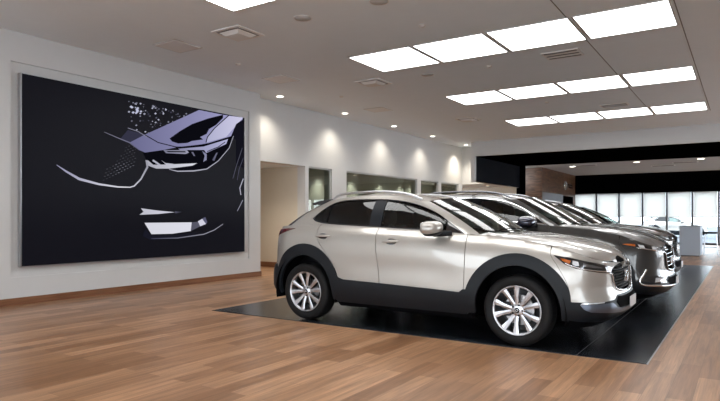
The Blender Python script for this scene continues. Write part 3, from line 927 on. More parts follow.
    # ---------------- wheel arch / sill trims
    for s in (1, -1):
        orr = arc(RA, WZ, .545, .588, 0, 180, 30); irr = arc(RA, WZ, .425, .448, 180, 0, 30)
        o = aL([(RA+.545, .285)] + orr + [(RA-.50, .45), (RA-.46, .30), (RA-.43, .30)] + irr + [(RA+.43, .285)])
        panel('wheel_arch_trim', o, L, tr, root, sp=.03, offset=.012, depth=.035, sides=(s,))
        orr = arc(FA, WZ, .548, .556, 0, 180, 30); irr = arc(FA, WZ, .425, .440, 180, 0, 30)
        orr = [(x-(.05*(1-min(1, (z-WZ)/.25)) if x > FA else 0), z) for x, z in orr]
        o = aL([(FA+.49, .285)] + orr + [(FA-.548, .285), (FA-.43, .285)] + irr + [(FA+.43, .285)])
        panel('wheel_arch_trim', o, L, tr, root, sp=.03, offset=.012, depth=.035, sides=(s,))
        o = aL([(1.30, .265), (1.30, .60), (1.345, .553), (1.42, .532), (1.93, .520), (2.5, .503), (2.88, .488), (2.925, .52), (2.96, .52), (2.96, .265)])
        panel('sill_trim', o, L, tr, root, sp=.03, offset=.010, depth=.03, sides=(s,))
    # ---------------- hood and cowl
    hx = np.linspace(2.99, 4.285, 40)
    we = [float(np.interp(x, B.ex, B.ew))-.012 for x in hx]
    cowl = smooth_path([(2.99, we[0]), (3.05, .62), (3.17, .36), (3.21, 0)], 6)
    o = [(x, w) for x, w in cowl[::-1]][:-1] + [(x, w) for x, w in zip(hx, we)] + [(4.298, .10), (4.30, 0)]
    panel('hood', o, H, P_, root, sp=.035, offset=.0, depth=.016, sides=(1, -1))
    # ---------------- glass
    a0 = B.gidx(9.52)
    o = densify([(a0, .004), (B.ga[-1], .004), (B.ga[-1], B.GH-.006), (a0, B.GH-.006)], .06)
    ws_ = panel('windshield', o, G, M['wsglass'], root, sp=.04, offset=.0, depth=.004, sides=(1, -1))
    # wipers
    for (x0, y0, x1, y1) in ((3.13, .45, 3.10, -.10), (3.16, -.10, 2.99, -.62)):
        pts = []
        for t in np.linspace(0, 1, 9):
            y = y0+(y1-y0)*t
            # find the windshield height slightly above the base line
            aw = float(np.interp(-abs(y), -B.gb[B.gi > 9.3][:, 1], B.ga[B.gi > 9.3]))
            p = G(np.array([aw]), np.array([.012+.05*t*(1-t)]))[0]
            p[1] = B.pt(0, y, 0)[1]; pts.append(p+np.array([.006, 0, .014]))
        MB().tube(pts, .006, 6).build('wiper', M['shell'], root)
    dins = inset(DG, .016)
    def clipx(poly, x0, x1):
        """vertical slices of the window outline in side coordinates"""
        return poly
    for s in (1, -1):
        panel('window_trim', DG, G, M['gloss'] if style == 'cross' else M['chrome'], root, holes=[dins], sp=.02, offset=.004, depth=.02, sides=(s,))
        DI = [B.side_to_G(x, z) for x, z in DLO]
        # panes: cut the outline at given X lines (in side view)
        def pane(xa, xb):
            pts = []
            n = len(DLO)
            # Sutherland-Hodgman in side view
            poly = list(DLO)
            for (xc, keep) in ((xa, 1), (xb, -1)):
                out = []
                for i in range(len(poly)):
                    p, q = poly[i], poly[(i+1) % len(poly)]
                    pin = (p[0]-xc)*keep >= 0; qin = (q[0]-xc)*keep >= 0
                    if pin: out.append(p)
                    if pin != qin:
                        t = (xc-p[0])/(q[0]-p[0]); out.append((xc, p[1]+t*(q[1]-p[1])))
                poly = out
            return inset([B.side_to_G(x, z) for x, z in densify(poly, .08)], .004)
        panel('window', pane(.80, 1.07), G, M['privglass'], root, sp=.05, offset=-.006, depth=.003, sides=(s,))
        panel('window', pane(1.09, 1.715), G, M['privglass'], root, sp=.05, offset=-.006, depth=.003, sides=(s,))
        panel('window', pane(1.855, 2.66), G, M[glass_front], root, sp=.05, offset=-.006, depth=.003, sides=(s,))
        panel('window', pane(2.67, 2.95), G, M['gloss'], root, sp=.05, offset=-.004, depth=.003, sides=(s,))
        panel('pillar_trim', pane(1.705, 1.865), G, M['plastic'] if style == 'cross' else M['shell'], root, sp=.05, offset=.001, depth=.02, sides=(s,))
        panel('pillar_trim', pane(1.065, 1.095), G, M['shell'], root, sp=.05, offset=-.002, depth=.01, sides=(s,))
    # ---------------- roof
    r = MB()
    ga = np.linspace(0, B.ga[-1], 90)
    rr = np.linspace(0, 1, 22)
    A_, R_ = np.meshgrid(ga, rr, indexing='ij')
    Q = B.fin(B._R(A_, R_))
    r.grid(Q, 0, True, False); r.grid(Q*np.array([1, -1, 1]), 0, True, True)
    r.build('roof', P_, root, fix=True)
    for s in (1, -1):
        pts = []
        path = smooth_path([(1.02, .545, 1.475), (1.10, .548, 1.520), (1.22, .553, 1.540), (1.6, .563, 1.553), (1.9, .563, 1.543), (2.10, .558, 1.513), (2.22, .552, 1.475), (2.27, .55, 1.455)], 5)
        pts = [B.pt(x, w, z+.004)*np.array([1, s, 1]) for x, w, z in path]
        MB().tube(pts, .015, 8, flat=.8).build('roof_rail', M['alu'] if style == 'cross' else M['darkchrome'], root)
    # ---------------- mirrors
    cap = M[mirror_cap] if mirror_cap else P_
    for s in (1, -1):
        c = B.pt(2.65-(.055 if mir[0] == 1 else 0), .99, 1.143+mir[1])*np.array([1, s, 1])
        def shp(p, s=s):
            q = p*mir[0]
            if p[0] <= 0: q[0] *= .55
            q[2] += -s*p[1]*-.06
            return q
        mm = MB().ellipsoid(c, (.125, .148, .072), 28, 16, .75, 0, shp)
        mo = mm.build('side_mirror', cap, root)
        MB().ellipsoid(c+np.array([.004, s*.012, -.030]), (.112, .130, .056), 24, 12, .75, 0, shp).build('mirror_base', tr, mo)
        b = B.pt(2.75, .80, 1.085)*np.array([1, s, 1])
        MB().tube([c+np.array([.02, s*.05, -.06]), (c+b)/2+np.array([.02, 0, -.035]), b], [.035, .028, .030], 10, flat=.7).build('mirror_arm', tr, mo)
        MB().ellipsoid(c+np.array([-.062, 0, 0]), (.006, .095, .060), 20, 10, .7).build('mirror_glass', M['mirrorglass'], mo)
    # ---------------- cabin
    sm = M[seat]
    def seatm(x, y, wd):
        bm_ = MB()
        p = B.pt(x, y, .45); k = B.pt(x, 0, 1.0)[2]/1.0
        z0 = p[2]
        bm_.box(p[0]-.05, p[0]+.46, p[1]-wd, p[1]+wd, z0, z0+.16, 0, .035)
        bk = np.array([-.28, 0, 1.0])
        bm_.obox(p+np.array([-.09, 0, .36]), (0, 1, 0), (1, 0, .28), bk, wd*.92, .06, .33)
        bm_.obox(p+np.array([-.055, wd*.72, .33]), (0, 1, 0), (1, 0, .28), bk, wd*.18, .085, .30)
        bm_.obox(p+np.array([-.055, -wd*.72, .33]), (0, 1, 0), (1, 0, .28), bk, wd*.18, .085, .30)
        so = bm_.build('seat', sm, root)
        n_ = 1 if wd < .4 else 2
        for q in range(n_):
            yy = 0 if n_ == 1 else (q-.5)*.7
            hr = MB().ellipsoid(p+np.array([-.215, yy, .80]), (.055, .125, .095), 20, 12, .7)
            hr.tube([p+np.array([-.19, yy-.05, .66]), p+np.array([-.20, yy-.05, .78])], .006, 6)
            hr.tube([p+np.array([-.19, yy+.05, .66]), p+np.array([-.20, yy+.05, .78])], .006, 6)
            hr.build('headrest', sm, so)
    seatm(1.95, .37, .25); seatm(1.95, -.37, .25); seatm(1.05, 0, .62)
    d = MB()
    PP = np.zeros((7, 15, 3))
    for j, y in enumerate(np.linspace(-.72, .72, 15)):
        for i, (x, z) in enumerate(((3.12, 1.045), (2.90, 1.05), (2.74, 1.035), (2.66, .99), (2.67, .88), (2.74, .76), (2.78, .45))):
            PP[i, j] = B.pt(x-.10*(abs(y)/.72)**2*(i < 3), y, z)
    d.grid(PP, 0); 
    dash = d.build('dashboard', M['cabin_dark'], root)
    c = B.pt(2.50, -.37, .90)
    ring = []
    ax1 = np.array([0, 1, 0]); ax2 = np.array([.45, 0, .89]); 
    for q in np.linspace(0, 2*PI, 37): ring.append(c+ax1*math.cos(q)*.185+ax2*math.sin(q)*.185)
    st = MB().tube(ring, .015, 8, caps=False)
    st.tube([c-ax1*.18, c+ax1*.18], .014, 6); st.tube([c-ax2*.18, c], .014, 6); st.tube([c, c+np.array([.28, 0, -.14])], .03, 8)
    st.build('steering_wheel', M['cabin_dark'], root)
    c = B.pt(2.42, 0, 1.40)
    MB().box(c[0]-.012, c[0]+.012, -.12, .12, c[2]-.035, c[2]+.035, 0, .008).build('interior_mirror', M['shell'], root)
    # ---------------- wheels
    for ax in (RA, FA):
        for s in (1, -1):
            X = B.pt(ax, 0, .3)[0]
            build_wheel(X, s, root, R, halfw=halfw-.004, ang=PI/2+(.12 if ax == RA else .30))
    return root

def id_warp(X, w, z): return X, w, z
def mk_warp(xa, xb, kw, za, zb):
    fx = Fn(xa, xb); fz = Fn(za, zb)
    return lambda X, w, z: (fx(X)+np.where(X > xa[-1], X-xa[-1], 0), w*kw, fz(z))
# ------------------------------------------------------------------ cars
def place(xn, yc, length, yaw=0.0):
    return (xn-length*math.cos(yaw), yc, 0.0)

CX = build_car('crossover_car', 'silver-beige crossover nearest the camera, black arch cladding and ten-spoke alloys', 'car',
               (-5.325, 6.534, 0.0075), -0.0166, 'silverpaint', id_warp, group=None)
wsuv = mk_warp([0, .825, 1.3, 1.85, 2.9, 3.475, 4.395], [0, 1.22, 1.78, 2.53, 3.56, 4.16, 5.085], 1.085,
               [0, .2, .346, .5, .8, .88, 1.08, 1.17, 1.47, 1.56], [0, .20, .345, .48, .835, .905, 1.145, 1.235, 1.555, 1.65])
SUV = build_car('suv_car', 'charcoal SUV behind the silver-beige crossover, chrome bar grille and dark mirror', 'car',
                (-5.84, 9.02, 0.0075), 0.0, 'brownpaint', wsuv, R=0.385, halfw=.985, style='suv', seat='cabin_light', mirror_cap='navygloss', mir=(1.15, -.02))
wmid = mk_warp([0, .825, 1.3, 1.85, 2.9, 3.475, 4.395], [0, .91, 1.40, 1.98, 3.08, 3.62, 4.575], 1.03,
               [0, .2, .346, .5, .8, 1.08, 1.17, 1.47, 1.56], [0, .20, .36, .52, .87, 1.14, 1.22, 1.52, 1.61])
MID = build_car('suv_car', 'dark grey SUV parked third in the row from the camera', 'car',
                (-5.49, 11.75, 0.0075), 0.0, 'greypaint', wmid, R=0.36, halfw=.924, skid='plastic', style='cross', seat='cabin_dark')
wfar = mk_warp([0, .825, 1.3, 1.85, 2.9, 3.475, 4.395], [0, .91, 1.40, 1.98, 3.08, 3.62, 4.575], 1.02,
               [0, .2, .346, .5, .8, 1.08, 1.17, 1.47, 1.56], [0, .20, .36, .52, .86, 1.12, 1.20, 1.49, 1.575])
FAR = build_car('suv_car', 'blue-black SUV farthest in the row, beside the window wall', 'car',
                (-5.80, 14.35, 0.0075), 0.0, 'bluepaint', wfar, R=0.36, halfw=.915, skid='plastic', style='cross', seat='cabin_dark')
# ------------------------------------------------------------------ the room
def st(o): return tag(o, kind='structure')
CH = 3.93
# floor, ceiling
st(MB().box(-13.2, 7.2, -6.2, 32.0, -.12, 0).build('floor', M['floor']))
cl = MB(); cl.box(-9.3, 7.2, -6.2, 19.5, CH, CH+.12)
cl.box(-9.3, -7.97, 19.5, 21.1, CH, CH+.12)
ceiling = st(cl.build('ceiling', M['ceil']))
# seams in the ceiling bulkhead grid around the light rows
M['seam'] = mat('ceiling_seam', (0.16, 0.155, 0.15), 0.7)
M['seamlight'] = mat('fixture_frame', (0.50, 0.49, 0.48), 0.6)
sm_ = MB()
for x in (-2.005, -.74):
    sm_.box(x-.006, x+.006, 5.45, 17.0, CH-.004, CH+.001)
sm_.box(-5.6, -4.35, 4.22, 4.23, CH-.004, CH+.001)
st(sm_.build('trim_1', M['seam']))
# left wall with the recess for the video wall
wl = MB()
X0, X1 = -9.3, -8.77
wl.box(X0, X1, -6.2, 4.28, 0, CH); wl.box(X0, X1, 9.10, 9.44, 0, CH)
wl.box(X0, X1, 4.28, 9.10, 0, .397); wl.box(X0, X1, 4.28, 9.10, 3.50, CH)
wl.box(X0, X1-.035, 4.28, 9.10, .397, 3.50)
st(wl.build('wall_left', M['white']))
w2 = MB()
w2.box(-9.3, -9.05, 9.44, 20.9, 2.53, CH)
for y0, y1 in ((11.34, 11.47), (12.45, 13.12), (17.23, 17.48), (18.84, 19.05), (20.55, 20.9)):
    w2.box(-9.3, -9.05, y0, y1, 0, 2.53)
for y0, y1 in ((11.47, 12.45), (13.12, 17.23), (17.48, 18.84), (19.05, 20.55)):
    w2.box(-9.3, -9.05, y0, y1, 0, .35)
w2.box(-9.3, -7.97, 20.9, 21.1, 2.53, CH)
st(w2.build('wall_left_rear', M['white']))
# baseboards
bb = MB(); bb.box(-8.772, -8.755, -6.2, 9.455, 0, .105); bb.box(-9.3, -8.755, 9.44, 9.456, 0, .105)
st(bb.build('baseboard_left', M['base']))
bb = MB(); bb.box(-12.0, -9.3, 11.322, 11.34, 0, .13); bb.box(-9.3, -9.03, 11.322, 11.34, 0, .13)
bb.box(-9.05, -9.035, 11.34, 20.9, 0, .11)
st(bb.build('baseboard_corridor', M['base']))
# corridor
co = MB(); co.box(-12.2, -9.3, 11.34, 11.44, 0, 2.53); co.box(-12.3, -12.1, 9.3, 11.34, 0, 2.53)
co.box(-12.2, -9.3, 9.25, 9.44, 0, 2.53)
st(co.build('wall_corridor', M['cream']))
st(MB().box(-12.3, -9.3, 9.44, 11.34, 2.53, 2.60).build('ceiling_corridor', M['ceil']))
# offices behind the partition glass
of = MB(); of.box(-11.8, -11.6, 11.44, 21.1, 0, 3.2); of.box(-11.6, -9.3, 20.95, 21.1, 0, 3.2)
of.box(-11.6, -9.3, 11.44, 11.47, 2.53, 3.2)
st(of.build('wall_office', M['white']))
st(MB().box(-11.8, -9.3, 11.44, 20.95, 3.00, 3.10).build('ceiling_office', M['ceil']))
M['frame'] = mat('window_frame_grey', (0.42, 0.43, 0.42), 0.45)
for i, (y0, y1) in enumerate(((11.47, 12.45), (13.12, 17.23), (17.48, 18.84), (19.05, 20.55))):
    f = MB(); t = .035
    f.box(-9.16, -9.09, y0, y1, 2.53-t, 2.53); f.box(-9.16, -9.09, y0, y1, .35, .35+t)
    f.box(-9.16, -9.09, y0, y0+t, .35, 2.53); f.box(-9.16, -9.09, y1-t, y1, .35, 2.53)
    fo = st(f.build('window_%d' % (i+1), M['frame']))
    g = MB().box(-9.130, -9.122, y0+t, y1-t, .385, 2.53-t)
    g.build('pane', M['roomglass'], fo)
# soffit beam, dark lining and dark ceiling beyond
st(MB().box(-8.11, 7.2, 19.5, 19.62, 3.43, CH+.1).build('wall_beam', M['white']))
b2 = MB(); b2.box(-8.11, -7.985, 19.62, 24.4, 2.53, CH)
b2.box(-8.11, -7.97, 19.5, 19.62, 2.53, 3.43)
st(b2.build('wall_soffit_side', M['white']))
st(MB().box(-7.985, -7.965, 19.62, 24.4, 2.53, 3.43).build('wall_soffit_lining', M['navy']))
st(MB().box(-7.97, 7.2, 19.62, 24.4, 3.43, 3.55).build('ceiling_dark', M['black_wall']))
st(MB().box(-8.11, -7.79, 24.4, 24.62, 0, 3.47).build('wall_column', M['black_wall']))
M['ceil2'] = add_noise(mat('ceiling_far_paint', (0.46, 0.47, 0.48), 0.8), 5, 0.02)
st(MB().box(-13.2, 7.2, 24.4, 32.0, 3.45, 3.57).build('ceiling_far', M['ceil2']))
st(MB().box(-13.2, -8.11, 21.1, 24.4, 2.60, 2.70).build('ceiling_lobby', M['ceil']))
lb = MB(); lb.box(-13.2, -8.11, 24.4, 24.6, 0, 2.60); lb.box(-13.3, -13.1, 20.9, 24.6, 0, 2.7)
st(lb.build('wall_lobby', M['cream']))
# walnut block with the sign
wb = st(MB().box(-8.60, -7.40, 25.6, 31.6, 0, 3.45).build('wall_walnut', M['walnut']))
M['greypanel'] = mat('grey_panel', (0.22, 0.24, 0.27), 0.5)
st(MB().box(-7.41, -7.385, 25.7, 29.1, 0, 2.38).build('trim_2', M['greypanel']))
st(MB().box(-7.41, -7.388, 29.15, 31.1, 0, 2.33).build('door_1', M['black_wall']))
# back wall: dark header, windows
st(MB().box(-13.2, 7.2, 31.6, 31.8, 2.49, 3.47).build('wall_back', M['black_wall']))
st(MB().box(-13.2, -7.40, 31.6, 31.8, 0, 2.49).build('wall_back_left', M['black_wall']))
st(MB().box(-7.40, 7.2, 31.6, 31.8, 0, .10).build('trim_3', M['mullion']))
M['blindm'] = None
bm_ = bpy.data.materials.new('roller_blind'); bm_.use_nodes = True
nt = bm_.node_tree; nt.nodes.clear()
out = nt.nodes.new('ShaderNodeOutputMaterial'); mx = nt.nodes.new('ShaderNodeMixShader'); mx.inputs[0].default_value = .88
d_ = nt.nodes.new('ShaderNodeBsdfDiffuse'); d_.inputs[0].default_value = (.85, .85, .84, 1)
t_ = nt.nodes.new('ShaderNodeBsdfTranslucent'); t_.inputs[0].default_value = (.72, .70, .665, 1)
nt.links.new(d_.outputs[0], mx.inputs[1]); nt.links.new(t_.outputs[0], mx.inputs[2]); nt.links.new(mx.outputs[0], out.inputs[0])
mxs = [-7.42+1.063*i for i in range(1, 14)]
for i, x in enumerate(mxs):
    st(MB().box(x-.045, x+.045, 31.56, 31.74, .10, 2.49).build('window_mullion', M['mullion']))
k = 5
places = ['leftmost, against the walnut wall', 'second from the left, above the far SUV', 'third from the left, above the far SUV hood',
          'fourth from the left', 'fifth from the left, left of the counter', 'sixth from the left, above the counter', 'seventh from the left at the picture edge']
xs = [-7.40]+mxs
for i in range(len(xs)-1):
    x0, x1 = xs[i]+(.05 if i else 0), xs[i+1]-.05
    g = st(MB().box(x0, x1, 31.66, 31.668, .10, 2.49).build('window_%d' % (k+i), M['extglass']))
    if i < 7:
        t = empty('roller_blind', ((x0+x1)/2, 31.60, 2.47))
        lab = places[i]
        tag(t, 'white roller blind, '+lab, 'blind', 'roller blinds on the far windows')
        hw = (x1-x0)/2-.004
        MB().box(-hw, hw, -.001, .001, -1.16, 0).build('blind_fabric', bm_, t)
        MB().lathe([(0, -hw), (.022, -hw), (.022, hw), (0, hw)], 14, 'x', (0, 0, -.0)).build('roller', M['alu'], t)
        MB().box(-hw, hw, -.008, .008, -1.18, -1.155).build('bottom_bar', M['frame'], t)
# unseen side of the showroom: right wall and rear storefront openings, shaped for daylight and reflections
rw = MB(); rw.box(7.0, 7.2, -6.2, 32, 2.8, CH); rw.box(7.0, 7.2, -6.2, 32, 0, .2)
for y in (-6.2, -3.6, 14.0, 18.2, 22.4, 26.6, 31.5): rw.box(7.0, 7.2, y, y+.35, .2, 2.8)
rw.box(7.0, 7.2, 0.0, 12.5, .2, 2.8)  # solid unseen stretch, put in so the front bumper reflects plain wall
st(rw.build('wall_right', M['white']))
rw = MB(); rw.box(-9.3, 7.2, -6.4, -6.2, 3.2, CH); rw.box(-9.3, 7.2, -6.4, -6.2, 0, .25)
for x in np.arange(-9.3, 7.2, 2.35): rw.box(x, x+.14, -6.4, -6.2, .25, 3.2)
st(rw.build('wall_front', M['white']))
st(MB().box(-60, 60, -60, 31.8, -.30, -.14).build('ground_outside', M['snowy']))  # unseen ground, kept snow-bright to bounce daylight up to the ceiling
st(MB().box(-60, 60, 31.8, 110, -.30, -.14).build('ground_parking', M['snow']))

# ---- black display mat
t = empty('display_mat', (-3.37, 5.55, 0)); tag(t, 'glossy black display mat on the wood floor under the cars', 'mat')
MB().box(-2.67, 2.66, 0, 12.3, 0, .006).build('mat_sheet', M['tile'], t)
e = MB(); e.box(2.655, 2.668, 0, 12.3, 0, .006); 
e.build('edge_trim', M['alu'], t)
e = MB()
e.box(2.078, 2.084, 0, 12.3, .004, .0063)
e.build('seam_strip', M['joint'], t)

# ---- video wall
t = empty('video_display', (-8.80, 6.65, .545))
tag(t, 'huge black video screen on the left wall showing a dark car front', 'screen')
fr = MB(); fr.box(.0, .085, -2.26, 2.26, 0, 2.80, 0)
fr.build('screen_frame', M['alu'], t)
M['screenblk'] = mat('screen_black', (0.003, 0.003, 0.004), 0.35, spec=0.06, emis=(.005, .005, .008), estr=1.0)
sb = MB().box(.085, .092, -2.245, 2.245, .012, 2.79).build('screen_panel', M['screenblk'], t)
TV = [((0.17, 0.17, 0.32), (0.42, 0.41, 0.68), [[1.776, 1.983], [2.085, 2.155], [2.461, 2.343], [3.288, 2.765], [3.903, 2.765], [4.46, 2.789], [4.373, 2.581], [4.176, 2.383], [3.462, 2.139], [2.793, 2.01], [2.461, 1.923], [2.085, 1.843], [1.964, 1.875]]), ((0.04, 0.04, 0.07), (0.04, 0.04, 0.07), [[1.598, 2.023], [1.745, 2.191], [1.984, 2.169], [2.085, 2.155], [1.776, 1.992]]), ((0.5, 0.5, 0.72), (0.72, 0.7, 0.92), [[4.065, 2.763], [4.46, 2.789], [3.984, 2.331], [3.474, 2.166], [3.507, 2.276], [3.692, 2.474]]), ((0.004, 0.004, 0.007), (0.004, 0.004, 0.007), [[2.603, 2.144], [2.839, 2.309], [3.119, 2.475], [3.512, 2.635], [3.903, 2.765], [3.903, 2.7], [3.718, 2.536], [3.538, 2.434], [3.474, 2.33], [3.313, 2.253], [3.387, 2.214], [3.119, 2.156], [3.001, 2.106], [2.793, 2.074], [2.658, 2.096]]), ((0.004, 0.004, 0.007), (0.004, 0.004, 0.007), [[4.043, 2.777], [3.676, 2.478], [3.487, 2.278], [3.446, 2.165], [3.468, 2.163], [3.507, 2.271], [3.692, 2.467], [4.06, 2.766]]), ((0.004, 0.004, 0.007), (0.004, 0.004, 0.007), [[2.08, 2.139], [2.351, 2.038], [2.746, 1.997], [3.072, 2.03], [3.514, 2.142], [3.51, 2.159], [3.07, 2.046], [2.749, 2.014], [2.358, 2.053], [2.089, 2.154]]), ((0.3, 0.3, 0.4), (0.12, 0.12, 0.2), [[1.305, 2.101], [1.558, 2.029], [1.772, 1.973], [1.96, 1.871], [1.968, 1.879], [1.784, 1.991], [1.563, 2.041], [1.307, 2.106]]), ((0.3, 0.3, 0.4), (0.3, 0.3, 0.4), [[1.744, 2.219], [1.942, 2.185], [2.122, 2.112], [2.129, 2.121], [1.947, 2.195], [1.747, 2.23]]), ((0.008, 0.008, 0.014), (0.008, 0.008, 0.014), [[4.477, 2.761], [4.26, 2.628], [4.12, 2.367], [4.26, 2.301], [4.26, 1.791], [4.474, 1.744]]), ((0.004, 0.004, 0.007), (0.004, 0.004, 0.007), [[2.044, 1.831], [2.461, 1.918], [2.793, 1.992], [3.477, 2.137], [4.176, 2.377], [4.065, 2.118], [3.77, 1.833], [3.477, 1.654], [2.839, 1.582], [2.187, 1.582]]), ((0.22, 0.22, 0.32), (0.4, 0.4, 0.52), [[2.461, 1.923], [3.001, 1.97], [3.043, 1.929], [2.966, 1.897], [2.526, 1.872]]), ((0.004, 0.004, 0.007), (0.004, 0.004, 0.007), [[2.526, 1.911], [2.954, 1.948], [2.977, 1.928], [2.57, 1.894]]), ((0.32, 0.32, 0.5), (0.5, 0.5, 0.75), [[2.793, 1.977], [3.397, 2.079], [4.038, 2.297], [3.984, 2.19], [3.462, 1.962], [3.412, 2.015], [2.839, 1.959]]), ((0.004, 0.004, 0.007), (0.004, 0.004, 0.007), [[3.491, 1.986], [3.775, 2.102], [3.963, 2.222], [3.95, 2.233], [3.765, 2.115], [3.483, 2.0]]), ((0.22, 0.24, 0.36), (0.3, 0.3, 0.45), [[3.362, 1.991], [3.474, 1.944], [3.474, 1.828], [3.387, 1.782], [3.424, 1.901]]), ((0.15, 0.15, 0.22), (0.2, 0.2, 0.3), [[3.095, 1.947], [3.143, 1.951], [3.191, 1.88], [3.155, 1.877]]), ((0.1, 0.1, 0.16), (0.2, 0.2, 0.3), [[3.614, 1.839], [3.718, 1.986], [3.757, 1.999], [3.666, 1.824]]), ((0.45, 0.45, 0.52), (0.85, 0.85, 0.95), [[2.085, 1.713], [2.146, 1.71], [2.249, 1.643], [2.526, 1.669], [3.239, 1.748], [3.119, 1.691], [2.592, 1.6], [2.312, 1.58], [2.146, 1.619]]), ((0.5, 0.5, 0.6), (0.5, 0.5, 0.6), [[2.249, 1.736], [2.333, 1.698], [2.418, 1.652], [2.354, 1.65], [2.228, 1.708]]), ((0.6, 0.6, 0.7), (0.6, 0.6, 0.7), [[2.418, 1.741], [2.504, 1.694], [2.703, 1.693], [2.526, 1.662]]), ((0.5, 0.5, 0.6), (0.45, 0.45, 0.55), [[2.591, 1.581], [2.779, 1.554], [3.158, 1.584], [3.482, 1.646], [3.777, 1.827], [4.074, 2.116], [4.191, 2.373], [4.178, 2.375], [4.057, 2.121], [3.763, 1.838], [3.472, 1.663], [3.156, 1.608], [2.78, 1.573], [2.593, 1.59]]), ((0.35, 0.35, 0.52), (0.9, 0.9, 0.96), [[0.517, 1.505], [0.661, 1.408], [0.871, 1.298], [1.207, 1.236], [1.559, 1.211], [1.807, 1.22], [1.807, 1.236], [1.562, 1.234], [1.214, 1.268], [0.886, 1.336], [0.676, 1.433], [0.522, 1.513]]), ((0.8, 0.8, 0.9), (0.35, 0.35, 0.42), [[1.771, 1.215], [1.874, 1.243], [2.012, 1.373], [2.149, 1.592], [2.12, 1.713], [2.09, 1.706], [2.11, 1.598], [1.988, 1.386], [1.858, 1.262], [1.766, 1.231]]), ((0.62, 0.62, 0.7), (0.75, 0.75, 0.88), [[1.998, 0.875], [2.354, 0.839], [2.721, 0.814], [2.354, 0.779], [1.964, 0.763], [2.05, 0.815]]), ((0.1, 0.1, 0.15), (0.02, 0.02, 0.03), [[2.721, 0.832], [2.884, 0.819], [2.725, 0.792]]), ((0.8, 0.8, 0.88), (0.85, 0.85, 0.95), [[2.068, 0.625], [3.105, 0.627], [3.083, 0.464], [2.658, 0.423], [2.212, 0.424]]), ((0.1, 0.1, 0.14), (0.12, 0.12, 0.17), [[3.105, 0.627], [3.252, 0.636], [3.313, 0.55], [3.083, 0.464]]), ((0.75, 0.75, 0.88), (0.75, 0.75, 0.88), [[3.252, 0.643], [3.36, 0.693], [3.454, 0.592], [3.313, 0.55]]), ((0.12, 0.12, 0.2), (0.12, 0.12, 0.2), [[3.36, 0.693], [3.437, 0.727], [3.487, 0.631], [3.454, 0.592]]), ((0.012, 0.012, 0.022), (0.012, 0.012, 0.02), [[2.085, 0.517], [2.208, 0.402], [2.658, 0.39], [3.095, 0.426], [3.387, 0.439], [2.839, 0.34], [2.187, 0.323], [2.024, 0.398]]), ((0.07, 0.07, 0.12), (0.4, 0.4, 0.48), [[2.208, 0.342], [2.78, 0.333], [3.404, 0.387], [3.671, 0.466], [3.901, 0.584], [3.894, 0.593], [3.661, 0.48], [3.399, 0.406], [2.778, 0.35], [2.207, 0.353]]), ((0.12, 0.12, 0.17), (0.12, 0.12, 0.17), [[4.424, 2.156], [4.253, 1.771], [4.155, 1.508], [4.169, 1.506], [4.267, 1.769], [4.438, 2.154]]), ((0.1, 0.1, 0.15), (0.1, 0.1, 0.15), [[4.453, 1.952], [4.324, 1.694], [4.281, 1.486], [4.295, 1.485], [4.338, 1.692], [4.467, 1.949]]), ((0.5, 0.5, 0.6), (0.5, 0.5, 0.6), [[4.448, 1.527], [4.346, 1.326], [4.378, 1.18], [4.403, 1.184], [4.372, 1.324], [4.472, 1.521]]), ((0.4, 0.4, 0.5), (0.4, 0.4, 0.5), [[4.441, 1.083], [4.352, 0.957], [4.281, 0.854], [4.296, 0.849], [4.367, 0.952], [4.456, 1.078]])]
pv = MB(); cols = []
lay = .0930
for c, c2, pts in TV:
    lay += .00025
    bd = densify(pts, .04)
    pa_ = np.array(bd); lo_, hi_ = pa_.min(0), pa_.max(0)
    vv = [Vector((a, b)) for a, b in bd]
    rv, _, rf, _, _, _ = delaunay_2d_cdt(vv, [(i, (i+1) % len(vv)) for i in range(len(vv))], [], 1, 1e-6)
    pv.add([(lay, p.x-2.26, p.y) for p in rv], [tuple(f) for f in rf])
    for p in rv:
        k = (p.x-lo_[0])/(hi_[0]-lo_[0]+1e-6)
        cols.append(tuple(c[i]*(1-k)+c2[i]*k for i in range(3))+(1,))
def dot(y, z, r, c, sl=.7):
    pv.add([(.0932, y-2.26-r, z-r*.2), (.0932, y-2.26, z-r*sl), (.0932, y-2.26+r, z+r*.2), (.0932, y-2.26, z+r*sl)], [(0, 1, 2, 3)])
    for _ in range(4): cols.append((*c, 1))
for i in range(170):
    y = 1.75+rng.rand()**.9*1.5; z = 2.70-.04*(y-1.75)-.62*rng.rand()**1.4
    if z < 1.98+.52*(y-2.08) + .06: continue
    b_ = rng.rand()**2.2*.7
    dot(y, z, .008+.020*rng.rand(), (.05+b_*.8, .05+b_*.82, .08+b_))
for i in range(14):
    dot(1.80+.22*rng.rand(), 2.60-.10*rng.rand(), .018+.015*rng.rand(), (.6, .62, .8))
for i in range(11):
    for j in range(10):
        y = 1.30+.055*i+.02*j; z = 1.32+.028*i+.062*j
        if y > 1.86+.015*j or (y < 1.32+.055*j and j > 3): continue
        if z > 2.0: continue
        b_ = .05+.10*rng.rand()+(.12 if z < 1.62 and y > 1.5 else 0)
        dot(y, z, .020, (b_*.95, b_*.95, b_*1.15), .32)
po = pv.build('picture', emission('screen_picture', (1, 1, 1), .85), sb)
ca = po.data.color_attributes.new('Col', 'FLOAT_COLOR', 'POINT')
ca.data.foreach_set('color', np.array(cols, np.float32).ravel())
nt = po.data.materials[0].node_tree
at = nt.nodes.new('ShaderNodeAttribute'); at.attribute_name = 'Col'
nt.links.new(at.outputs['Color'], [n for n in nt.nodes if n.type == 'EMISSION'][0].inputs['Color'])

